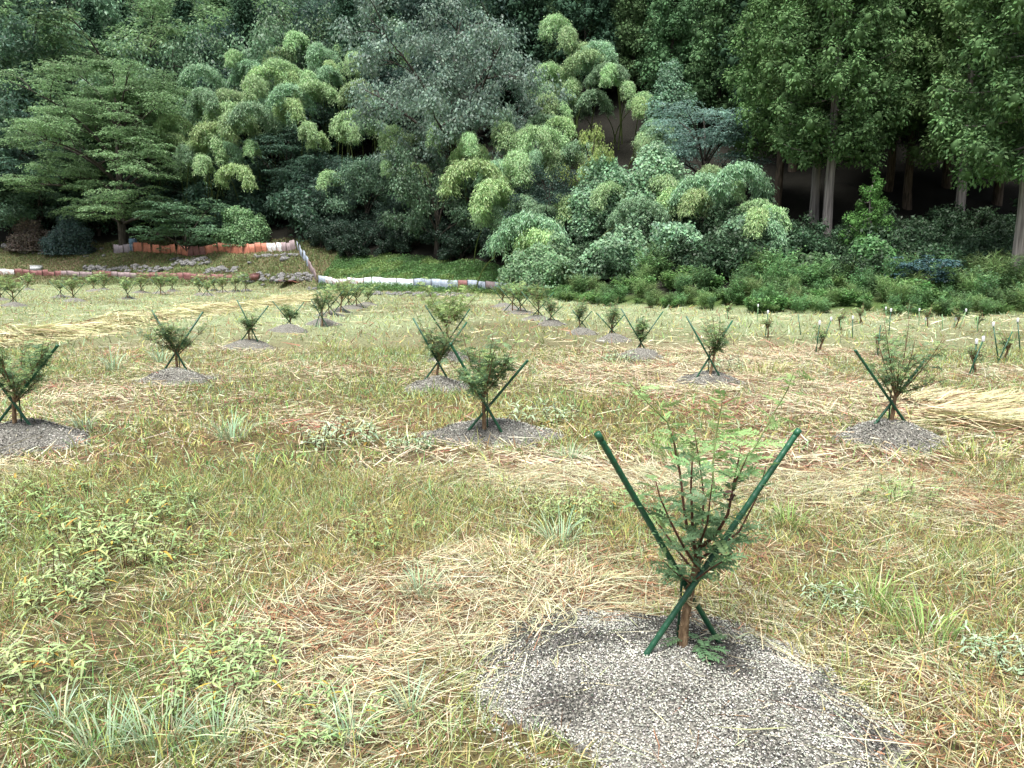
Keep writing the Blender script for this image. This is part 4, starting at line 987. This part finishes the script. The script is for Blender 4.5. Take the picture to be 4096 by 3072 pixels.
# ------------------------------------------------------------------ the nearest sapling, stem by stem
def near_sapling():
    rng = np.random.default_rng(17); base = onmound(2728, 2588); Y = base.y
    t = thing('sapling', base, 'nearest pinnate leaved sapling in the lower right, on the wide grey mound', 'sapling', 'pepper saplings planted in rows')
    L = lambda px, py, dy=0.0: np.array(at(px, py, Y + dy)) - np.array(base)
    g = Geo(); tr = np.array([[0, 0, -.08], [0, 0, .0], L(2742, 2467), L(2768, 2337, .01), L(2789, 2257, .02), L(2795, 2190, .03)])
    tube(g, tr, [.026, .021, .0165, .015, .014, .010], 10)
    for k in range(26):    # thorn scars and bark knobs
        u = rng.random() * 3; i = int(u); p = tr[1 + i] * (1 - u + i) + tr[2 + i] * (u - i); a = rng.random() * 6.28; q = p + np.array([math.cos(a), math.sin(a), 0]) * .016
        tube(g, [q, q + np.array([math.cos(a), math.sin(a), .1]) * .007], [.006, .0025], 5)
    obj('trunk', g.mesh('trunk', M_sapbark, True), t)
    O = lambda *pts: [L(*p) for p in pts]
    BR = [  # branch points, thickness, leaf kind, number of leaves
        (O((2789, 2257, .02), (2772, 2150, 0), (2768, 2055, -.02), (2764, 1925, -.03), (2770, 1830, -.03)), .008, 0, 22),
        (O((2792, 2230, .02), (2750, 2120, .06), (2735, 2030, .08), (2724, 1917, .1), (2700, 1800, .12), (2690, 1725, .12)), .007, 0, 20),
        (O((2795, 2200, .03), (2870, 2130, -.03), (2912, 2055, -.05), (2934, 1939, -.06), (2963, 1795, -.05)), .008, 0, 20),
        (O((2934, 1939, -.06), (2965, 1880, -.08), (3000, 1800, -.1)), .004, 1, 8),
        (O((2792, 2240, .03), (2870, 2190, .08), (2956, 2127, .1), (3028, 1990, .12), (3064, 1867, .12)), .006, 0, 17),
        (O((2785, 2265, .01), (2730, 2180, -.08), (2681, 2084, -.1), (2640, 1990, -.1), (2623, 1925, -.1)), .006, 0, 18),
        (O((2780, 2290, .01), (2700, 2190, .1), (2645, 2110, .14), (2560, 2010, .15), (2530, 1980, .15)), .005, 1, 14),
        (O((2792, 2220, .03), (2810, 2100, .12), (2815, 1980, .16), (2800, 1860, .18), (2780, 1740, .18)), .006, 1, 18),
        (O((2768, 2337, .01), (2700, 2290, -.08), (2650, 2240, -.12)), .004, 0, 11),
        (O((2768, 2330, .01), (2850, 2270, -.1), (2900, 2240, -.14), (2920, 2230, -.15)), .004, 0, 12),
        (O((2780, 2290, .01), (2850, 2250, .1), (2930, 2180, .16), (3000, 2130, .2)), .005, 0, 13),
        (O((2768, 2330, .01), (2720, 2310, .1), (2660, 2290, .16)), .004, 0, 9),
        (O((2795, 2190, .03), (2830, 2090, -.12), (2840, 2000, -.15), (2850, 1920, -.16)), .005, 0, 15),
        (O((2724, 1917, .1), (2705, 1800, .14), (2670, 1690, .18), (2590, 1610, .2), (2515, 1530, .22)), .005, 2, 13),       # long pale shoot to the upper left
        (O((2934, 1960, -.05), (2960, 1880, .15), (3020, 1790, .3), (3080, 1680, .4), (3150, 1560, .45), (3175, 1490, .45)), .005, 2, 24),   # long pale shoot to the upper right
        (O((2860, 2000, .1), (2850, 1880, .25), (2860, 1760, .35), (2880, 1660, .4), (2890, 1600, .4)), .005, 2, 20)]
    for pts, r, kind, nl in BR:
        P = np.array(pts); k = np.linspace(0, len(P) - 1, 3 * len(P)); i0 = np.minimum(k.astype(int), len(P) - 2); f = (k - i0)[:, None]; f = f * f * (3 - 2 * f) * .3 + f * .7
        C = P[i0] * (1 - f) + P[i0 + 1] * f; org = C[0].copy()
        g = Geo(); tube(g, C - org, np.linspace(r, r * .3, len(C)), 6); nl = int(nl * .8) if kind == 2 else int(nl * 1.15); b = obj('branch', g.mesh('branch', M_culm if kind == 2 else M_twig, True), t); b.location = Vector(org)
        for q in range(nl):
            u = (.2 + .8 * (q + rng.random()) / nl) if kind == 2 else .12 + .88 * ((q + rng.random()) / nl) ** 1.15; ix = u * (len(C) - 1); j = min(int(ix), len(C) - 2); p = C[j] * (1 - ix + j) + C[j + 1] * (ix - j) - org
            az = q * 2.4 + rng.normal(0, .4); d = np.array([math.cos(az), math.sin(az), rng.normal(.25, .3)]) + unit((C[-1] - C[0])[None])[0] * .3
            me = (LEAF_D if kind == 0 else LEAF_M if kind == 1 else LEAF_P)[q % (3 if kind != 1 else 2)]
            if kind != 2 and u > .86: me = LEAF_M[q % 2]
            o = obj('leaf', me, b); o.location = Vector(p); s_ = rng.uniform(.62, 1.0) * (1.15 - .35 * u) * (1.15 if kind == 2 else 1.0); o.scale = (s_, s_, s_); aim(o, d, rng.normal(0, .4))
    g = Geo(); c = L(2920, 1985, -.12)      # curled dead leaf
    for k in range(5):
        a = np.linspace(0, 2.4, 6); V = []
        for e in (-.012, .012): V += [(math.cos(x + k) * .018, e + .004 * k, math.sin(x + k) * .018) for x in a]
        g.add(np.array(V), [(i, i + 1, 7 + i, 6 + i) for i in range(5)], None, (.10, .05, .05))
    o = obj('dead_leaf', g.mesh('dead_leaf', M_straw), t); o.location = Vector(c)
    # its crossed stakes
    a1, a2 = onmound(2882, 2580), onmound(2582, 2622); tp1, tp2 = at(2388, 1732, Y - .14), at(3197, 1718, Y + .16)
    s = thing('crossed_stakes', onmound(2740, 2600), 'pair of thick green stakes crossing at the stem of the nearest sapling', 'stake', 'crossed green stakes at the saplings')
    d1 = (tp1 - a1).normalized(); d2 = (tp2 - a2).normalized()
    stake_obj(SK, a1 - d1 * .08, tp1, 1.0, s); stake_obj(SK, a2 - d2 * .03, tp2, 1.0, s)
    stake_obj(SKT, onmound(2715, 2560) + Vector((0, .03, -.04)), at(2728, 2310, Y + .0), .6, s, 'thin_stake')
    tie(s, at(2738, 2385, Y - .01)); tie(s, at(2772, 2400, Y - .01), .026)
    # low sprout on the mound
    q = onmound(2800, 2610); u = thing('sprout', q, 'small leafy sprout lying on the mulch at the foot of the nearest sapling', 'sprout')
    for k in range(9):
        o = obj('leaf', LEAF_D[k % 3], u); o.location = (rng.normal(0, .05), rng.normal(-.01, .04), .02 + rng.random() * .03); az = k * .7; aim(o, (math.cos(az), math.sin(az), .1)); s_ = rng.uniform(.7, 1.0); o.scale = (s_, s_, s_)
near_sapling()

# ------------------------------------------------------------------ the other saplings
def sapling(seed, h, pale=0.0, nl=130, sides=5, open_=1.0, lsc=1.0):
    rng = np.random.default_rng(seed); gt, gl = Geo(), Geo(); th = h * rng.uniform(.36, .44)
    lean = rng.normal(0, .03, 2); top = np.array([lean[0], lean[1], th]); tube(gt, bez(np.array([0, 0, -.06]), np.array([lean[0], 0, th * .5]), top, 5), np.linspace(.022, .014, 5), sides + 2)
    lv = [pinnate(900 + k, .085 * lsc, 4, c, .45) for k, c in enumerate([(.10, .165, .09), (.13, .20, .105), (.19, .28, .13), (.34, .42, .18)])]
    arr = [(np.concatenate(g.V), np.concatenate(g.Q), np.concatenate(g.T) if g.T else None, np.concatenate(g.C)) for g in lv]
    nb = 9
    for b in range(nb):
        az = b * 2.399 + rng.normal(0, .3); sp = rng.uniform(.10, .30) * h * open_; hh = h * rng.uniform(.72, 1.02) - th * (.2 if b > 5 else 0)
        if b > 6: hh *= .72; sp *= 1.15
        e = np.array([math.cos(az) * sp, math.sin(az) * sp, hh]); c = top + np.array([math.cos(az) * sp * .65, math.sin(az) * sp * .65, (hh - th) * .45])
        st = bez(top * rng.uniform(.75, 1), c, e, 8); tube(gt, st, np.linspace(.008, .002, 8), sides)
        subs = [st]
        for k in range(3):
            q = st[rng.integers(2, 5)]; a2 = az + rng.normal(0, 1.3); l2 = h * rng.uniform(.12, .24); e2 = q + np.array([math.cos(a2) * l2 * .7, math.sin(a2) * l2 * .7, l2 * .75]); s2 = bez(q, (q + e2) / 2 + [0, 0, .02], e2, 4); tube(gt, s2, np.linspace(.004, .0015, 4), 4); subs.append(s2)
        for k in range(nl // nb):
            s2 = subs[0] if rng.random() < .5 else subs[rng.integers(1, 4)]; u = rng.random() ** 1.5 if s2 is st else rng.random() ** 1.2; u = .18 + .78 * u; ix = u * (len(s2) - 1); j = int(min(ix, len(s2) - 2)); p = s2[j] * (1 - ix + j) + s2[j + 1] * (ix - j)
            a3 = rng.random() * 6.283; d = np.array([math.cos(a3), math.sin(a3), rng.normal(.15, .35)]); d /= np.linalg.norm(d); y = np.cross([0, 0, 1], d); y /= np.linalg.norm(y); z = np.cross(d, y)
            ro = rng.normal(0, .4); y, z = y * math.cos(ro) + z * math.sin(ro), z * math.cos(ro) - y * math.sin(ro)
            f = p[2] / h; kk = 3 if rng.random() < pale * (.3 + f) else (2 if rng.random() < .15 + .45 * f * f else int(rng.integers(0, 2)))
            V, Q, T, C = arr[kk]; s_ = rng.uniform(.6, 1.1); gl.add(p + (V * s_) @ np.stack([d, y, z]), Q, T, C * rng.uniform(.8, 1.2))
    return gt.mesh('trunk', M_sapbark, True), gl.mesh('foliage', M_sapleaf), h

stake_lab = ['crossed green stakes holding the ' + s for s in ('bushy central sapling', 'sapling at the left edge', 'open branched sapling on the right', 'round bushy sapling on the left',
     'sapling just behind the central one', 'narrow sapling behind the nearest one', 'tall pale yellow green sapling', 'small narrow sapling left of centre',
     'cup shaped sapling beside the hay', 'first sapling of the close row', 'sapling in widely spread stakes', 'twiggy sapling with long crossed stakes', 'sapling leaning right near the weeds', 'small dark tripod sapling')]
for i, (b, lt, rt, mw, ch, lab) in enumerate(SAP):
    base = onmound(*b); Y = base.y
    nl = [620, 560, 380, 560, 420, 300, 700, 220, 280, 320, 230, 220, 200, 200][i]
    v = sapling(200 + i, ch, .85 if i == 6 else .18, nl, open_=[1.35, 1.3, 1.25, 1.65, 1.35, .8, 1.4, .6, 1.2, 1.0, .65, .8, .75, .9][i], lsc=1.0 if i < 6 else 1.2)
    t = thing('sapling', base, lab, 'sapling', 'pepper saplings planted in rows', i * 1.1); obj('trunk', v[0], t); obj('foliage', v[1], t)
    s = thing('crossed_stakes', base, stake_lab[i], 'stake', 'crossed green stakes at the saplings')
    k = (Y / 6.7); wpx = (rt[0] - lt[0]); me = SK if i < 3 else SKF
    bl = base + Vector((-.20 * (1 if i < 8 else .9), -.05, 0)); br = base + Vector((.18, -.03, 0))
    bl.z = Hm(bl.x, bl.y) - .05; br.z = Hm(br.x, br.y) - .05
    tl, tr = at(lt[0], lt[1], Y - .06), at(rt[0], rt[1], Y + .08)
    for q in (tl, tr):
        if i in (9,): pass
    stake_obj(me, br, tl, 1.0, s, rscale=1.05 if i < 6 else 1.0); stake_obj(me, bl, tr, 1.0, s, rscale=1.05 if i < 6 else 1.0)
    c = base + Vector((.02, .05, 0)); stake_obj(SKT, c - Vector((0, 0, .05)), c + Vector((.0, .0, .42)), .6, s, 'thin_stake', 1.2)
    if i < 6: tie(s, base + Vector((.03, .0, .30)), .024)
ord_ = ['first', 'second', 'third', 'fourth', 'fifth', 'sixth', 'seventh', 'eighth', 'ninth', 'tenth', 'eleventh', 'twelfth', 'thirteenth', 'fourteenth', 'fifteenth', 'sixteenth', 'seventeenth']
far_s = [sapling(300 + k, 1.0, .5, 130, 4, 1.25, 1.9) for k in range(5)]
for i, (px, py, h) in enumerate(FAR):
    base = onmound(px, py); k = i % 5; rz = i * 1.9
    if i < 5: lab = 'far sapling, %s in the close row towards the white fence' % ord_[i + 1]
    elif i < 9: lab = 'far sapling, %s behind the small tripod one' % ord_[i - 5]
    else: lab = 'far left sapling before the maroon fence, %s from the left' % ord_[sorted(range(9, 26), key=lambda q: FAR[q][0]).index(i)]
    t = thing('sapling', base, lab, 'sapling', 'pepper saplings planted in rows', rz); t.scale = (h, h, h); obj('trunk', far_s[k][0], t); obj('foliage', far_s[k][1], t)
    s = thing('crossed_stakes', base, lab.replace('far sapling', 'stakes of far sapling').replace('far left sapling', 'stakes of far left sapling'), 'stake', 'crossed green stakes at the saplings', .3 * math.sin(i * 5.0))
    rng = np.random.default_rng(i); q = rng.uniform(.32, .5, 2)
    stake_obj(SKF, base + Vector((-.28, 0, -.05)), base + Vector((q[0], .06, .78)), 1.0, s, rscale=1.1); stake_obj(SKF, base + Vector((.28, 0, -.05)), base + Vector((-q[1], -.06, .80)), 1.0, s, rscale=1.1)

# ------------------------------------------------------------------ thin poles with white caps among the small plants on the right
POLES = [(20, 330, 20, 265), (240, 345, 245, 230), (295, 465, 318, 280), (565, 445, 540, 290), (670, 580, 700, 360), (715, 500, 785, 330), (850, 410, 858, 330), (945, 470, 945, 320), (985, 365, 1003, 325), (1040, 340, 1035, 258), (1195, 350, 1190, 250),
         (1210, 445, 1228, 265), (1128, 600, 1150, 370), (1435, 365, 1438, 262), (1485, 380, 1485, 330), (1610, 400, 1607, 290), (1690, 390, 1707, 330), (1725, 395, 1783, 265), (1870, 430, 1870, 310), (1792, 740, 1910, 480), (1832, 740, 1860, 500), (2000, 660, 2125, 420), (2032, 640, 1985, 370), (2190, 580, 2165, 340), (1350, 330, 1366, 205)]
order = sorted(range(len(POLES)), key=lambda k: POLES[k][2])
words = ord_ + ['eighteenth', 'nineteenth', 'twentieth', 'twenty-first', 'twenty-second', 'twenty-third', 'twenty-fourth', 'twenty-fifth']
g = Geo(); tube(g, [[0, 0, 0], [0, 0, .012], [0, 0, .05], [0, 0, .058]], [.014, .016, .016, .009], 8); CAPM = g.mesh('cap', M_white, True)
g = Geo(); tube(g, [[0, 0, 0], [0, 0, .5], [0, 0, 1]], [.009, .0085, .008], 6); POLM = g.mesh('pole', M_pole, True)
g = Geo(); tube(g, [[0, 0, 0], [0, 0, .5], [0, 0, 1]], [.009, .0085, .008], 6); POLD = g.mesh('pole', M_stake, True)
tiny = sapling(400, .55, .3, 40, 4, .8, 1.6)
for r_, k in enumerate(order):
    a, b_, c, d = POLES[k]; q = gnd(2900 + a * .5407, 1100 + b_ * .5407); tp = at(2900 + c * .5407, 1100 + d * .5407, q.y)
    t = thing('marker_pole', q, 'thin %s pole%s before the right weeds, %s from the left' % ('dark green' if b_ > 440 else 'pale green', '' if k % 3 == 0 else ' with a white cap', words[r_]), 'pole', 'thin poles before the weeds')
    stake_obj(POLD if b_ > 440 else POLM, q - Vector((0, 0, .08)), tp, 1.0, t, 'pole', 1.25)
    if k % 3:
        o = obj('cap', CAPM, t); o.location = tp - q - Vector((0, 0, .02))
        o.scale = (1.3, 1.3, 1.3)
    if k % 2 == 0:
        q2 = q + Vector((.06, .04, 0)); q2.z = H1(q2.x, q2.y); t2 = thing('young_plant', q2, 'small leafy plant tied to the %s thin pole from the left' % words[r_], 'plant', 'small plants at the thin poles', k * 1.0); obj('stem', tiny[0], t2); obj('foliage', tiny[1], t2)

# ------------------------------------------------------------------ leafy weeds and grass tufts in the field
def herb(seed, h, r, color, ns=16, nl=9, L=.085, W=.022, yel=.1):
    rng = np.random.default_rng(seed); gs, gl = Geo(), Geo()
    for k in range(ns):
        a = rng.random() * 6.283; q = r * math.sqrt(rng.random()); b = np.array([math.cos(a) * q, math.sin(a) * q, -.02]); hh = h * rng.uniform(.5, 1.05); e = b + np.array([rng.normal(0, .25) * hh, rng.normal(0, .25) * hh, hh]); st = bez(b, b + [0, 0, hh * .5], e, 5); tube(gs, st, np.linspace(.003, .0015, 5), 4, (.8, .5, .5))
        u = np.sort(.25 + .75 * rng.random(nl)); ix = u * 4; i0 = np.minimum(ix.astype(int), 3); f = (ix - i0)[:, None]; B = st[i0] * (1 - f) + st[i0 + 1] * f; az = np.arange(nl) * 2.4 + rng.random() * 6
        D = np.stack([np.cos(az), np.sin(az), rng.normal(.35, .3, nl)], -1); n = nl; C = cvar(color, n, rng, .18, .06, (.42, .30, .06), yel)
        S = unit(np.cross(D, [0, 0, 1.0])); strips(gl, B, unit(D), L * (.6 + .7 * rng.random(n)), W, C, np.tile([0, 0, -.35], (n, 1)), S, 3)
    return gs.mesh('stems', M_twig), gl.mesh('leaves', M_grass)
def tuft(seed, h, nb, color, wd=.007, spread=.5, dry=.2):
    rng = np.random.default_rng(seed); g = Geo(); a = rng.random(nb) * 6.283; q = .11 * np.sqrt(rng.random(nb)) * nb / 60; P = np.stack([np.cos(a) * q, np.sin(a) * q, -.01 + 0 * a], -1); a2 = a + rng.normal(0, .5, nb); ln = rng.uniform(.1, spread, nb)
    D = np.stack([np.cos(a2) * np.sin(ln), np.sin(a2) * np.sin(ln), np.cos(ln)], -1); cu = np.stack([np.cos(a2), np.sin(a2), -.9 * np.ones(nb)], -1) * rng.uniform(.1, .6, (nb, 1)); C = cvar(color, nb, rng, .2, .06, C_STRAW, dry)
    strips(g, P, D, h * rng.uniform(.5, 1.1, nb), wd * rng.uniform(.6, 1.3, nb), C, cu, unit(np.stack([-np.sin(a2), np.cos(a2), rng.normal(0, .3, nb)], -1)), 4); return g.mesh('blades', M_grass)
herbs = [herb(1, .30, .34, (.36, .48, .22), 26, 9, .085, .016, .04), herb(2, .22, .42, (.32, .45, .20), 30, 8, .08, .015, .04), herb(3, .20, .26, (.38, .50, .32), 22, 8, .06, .016, .02), herb(4, .20, .42, (.29, .42, .17), 30, 8, .07, .016, .05)]
HERB = [(430, 2270, 0, 1.2, 'tall leafy weed clump with narrow pale leaves left of the straw'), (560, 2120, 1, 1.1, 'leafy weed clump behind the tall one on the left'), (330, 2200, 3, 1, 'leafy weed clump left of the tall pale one'), (250, 2420, 0, .8, 'single leafy weed near the left edge below the clumps'),
        (640, 2010, 1, .9, 'small leafy weeds in the olive grass left of centre'), (180, 1990, 3, 1.1, 'weed patch before the mound at the left edge'), (120, 2120, 1, 1.0, 'weed patch at the left edge above the dark grass'), (1370, 1770, 2, 1.6, 'pale mint herb bush left of the central sapling'), (2280, 2080, 0, .8, 'weedy clump behind the nearest left stake'),
        (2420, 2020, 1, .8, 'weedy clump beside the left stake top of the nearest sapling'), (2150, 1690, 2, 1.5, 'low pale herb right of the central sapling'), (1540, 2150, 3, .8, 'low weeds in the olive grass at the centre'), (930, 2650, 0, .7, 'yellowish small weed in the straw at lower left'), (870, 2790, 0, .8, 'yellow leaved weed among the lower left grass'),
        (1330, 2880, 1, .7, 'weed sprig in the straw at the bottom'), (3330, 2420, 2, .8, 'clover like herb patch right of the nearest sapling'), (3180, 2880, 3, .5, 'tiny weed on the right side of the wide mound'), (4020, 2660, 2, .9, 'round leaved weed at the lower right edge'), (2900, 1480, 2, 1.5, 'pale herb in front of the narrow sapling mound'),
        (3580, 1990, 3, .9, 'green weed patch below the right hand mound'), (2480, 1450, 2, 1.5, 'pale herb left of the widely spread stakes'), (1640, 1800, 2, .9, 'small herb right behind the mint bush'), (800, 2230, 3, .9, 'low weed patch in the left middle grass'), (80, 2780, 0, .9, 'weeds in the lower left corner')]
for px, py, k, s_, lab in HERB:
    q = gnd(px, py); s_ *= .72 if py > 1900 else .9; put_pair('leafy_weed', herbs[k], q, px * .1, s_, lab, 'weed', 'leafy weeds in the field')
tufts = [tuft(1, .34, 70, (.34, .48, .30), .008), tuft(2, .30, 90, (.24, .38, .12), .007), tuft(3, .42, 40, (.36, .50, .34), .010, .35), tuft(4, .24, 110, (.34, .40, .13), .006, .7, .4)]
TUFT = [(2040, 2260, 3, 1.2, 'yellow green grass tuft in the straw at the centre'), (2240, 2180, 0, 1.0, 'blue green grass tuft left of the nearest left stake'), (1690, 2390, 0, .8, 'small blue green tuft in the straw band'), (2700, 1850, 1, 1.3, 'bright green grass tuft right behind the nearest sapling'), (2620, 1800, 1, 1.1, 'grass tuft behind the left shoots of the nearest sapling'),
        (3590, 2010, 1, .9, 'dark green grass tuft below the right hand mound'), (640, 2990, 0, 1.3, 'large blue green grass tuft at the bottom left'), (420, 3010, 0, 1.2, 'blue green grass tuft left of the largest bottom one'), (250, 2900, 2, .9, 'thin pale tuft near the lower left corner'), (1400, 2960, 2, 1.0, 'upright pale tuft at the bottom of the straw'), (880, 2980, 0, 1.0, 'grass tuft right of the largest bottom one'),
        (1640, 2860, 2, .9, 'lone upright pale green stalk in the bottom straw'), (3500, 2420, 1, 1.0, 'soft green grass tuft right of the wide mound'), (3700, 2560, 1, 1.1, 'bent green grass tuft on the lower right'), (4000, 2960, 3, 1.1, 'yellowish grass tuft in the lower right corner'), (3850, 2200, 3, 1.0, 'olive grass tuft on the right'), (2280, 1850, 0, 1.0, 'pale tuft right of the central mound'),
        (1330, 1400, 3, 2.0, 'tall yellow grass left of the pale sapling'), (640, 1450, 2, 1.6, 'tall pale grass blades left behind the round sapling'), (450, 1480, 2, 1.6, 'pale grass blades between the left saplings'), (3050, 1500, 3, 2.2, 'tall yellow green grass right of the narrow sapling'), (930, 1760, 0, 1.4, 'blue green tuft in the left ochre grass'), (340, 1720, 2, 1.2, 'pale tuft right of the leftmost mound'), (3900, 1840, 3, 1.6, 'long yellow grass lying right of the right hand sapling'), (3150, 2100, 1, 1.0, 'grass tuft right of the nearest right stake')]
for px, py, k, s_, lab in TUFT:
    q = gnd(px, py); t = thing('grass_tuft', q, lab, 'grass', 'grass tufts in the field', px * .1); s_ *= .5 if py > 2700 else .68; t.scale = (s_,) * 3; obj('blades', tufts[k], t)

# ------------------------------------------------------------------ hay swaths of long straw
def hay(name, label, line, wid, n, az0, seed, lmax=.8, wd=.012, hgt=.14):
    rng = np.random.default_rng(seed); pts = [gnd(*p) for p in line]; X = np.array([[p.x, p.y] for p in pts]); k = rng.random(n) * (len(X) - 1); i = k.astype(int).clip(0, len(X) - 2); f = (k - i)[:, None]
    q = X[i] * (1 - f) + X[i + 1] * f; tg = unit(X[i + 1] - X[i]); nm = np.stack([-tg[:, 1], tg[:, 0]], -1); o = rng.normal(0, .45, n).clip(-1, 1); c = q + nm * (o * wid)[:, None]; x, y = c[:, 0], c[:, 1]
    az = az0 + rng.normal(0, .35, n) + 1.2 * (noise(x * .8, y * .8) - .5); el = rng.normal(.05, .14, n)
    D = np.stack([np.cos(az) * np.cos(el), np.sin(az) * np.cos(el), np.sin(el)], -1); C = cvar((.54, .53, .30), n, rng, .2, .06); s2 = rng.random(n) < .4; C[s2] = cvar(C_STRAW, s2.sum(), rng, .2, .05); s3 = rng.random(n) < .1; C[s3] = cvar(C_BROWN, s3.sum(), rng, .2, .05)
    P = np.stack([x, y, H(x, y) + .02 + rng.random(n) * hgt * np.exp(-(o / .5) ** 2) * (.4 + noise(x * 2, y * 2))], -1); g = Geo()
    strips(g, P, D, rng.uniform(.25, lmax, n), wd * rng.uniform(.6, 1.3, n), C, np.stack([0 * x, 0 * x, -np.ones(n) * .12], -1), unit(np.cross(D, rng.normal(0, .5, (n, 3)) + [0, 0, 1.0])), 2)
    tag(obj(name, g.mesh(name, M_straw)), label, 'hay', kind='stuff')
hay('hay_swath', 'long yellow swath of cut hay running across the left of the field', [(-150, 1390), (200, 1345), (600, 1275), (900, 1240), (1180, 1205), (1330, 1190)], 1.1, 11000, -.5, 1, 1.0, .02, .28)
hay('hay_heap', 'flattened bundle of long yellow grass right of the right hand sapling', [(3650, 1690), (3850, 1725), (4150, 1760)], .28, 1500, -.15, 2, .7, .009)
hay('brown_hay', 'brownish combed hay lying at the right edge of the field', [(3700, 1640), (4150, 1640)], .8, 4500, .45, 3, .6, .010, .1)
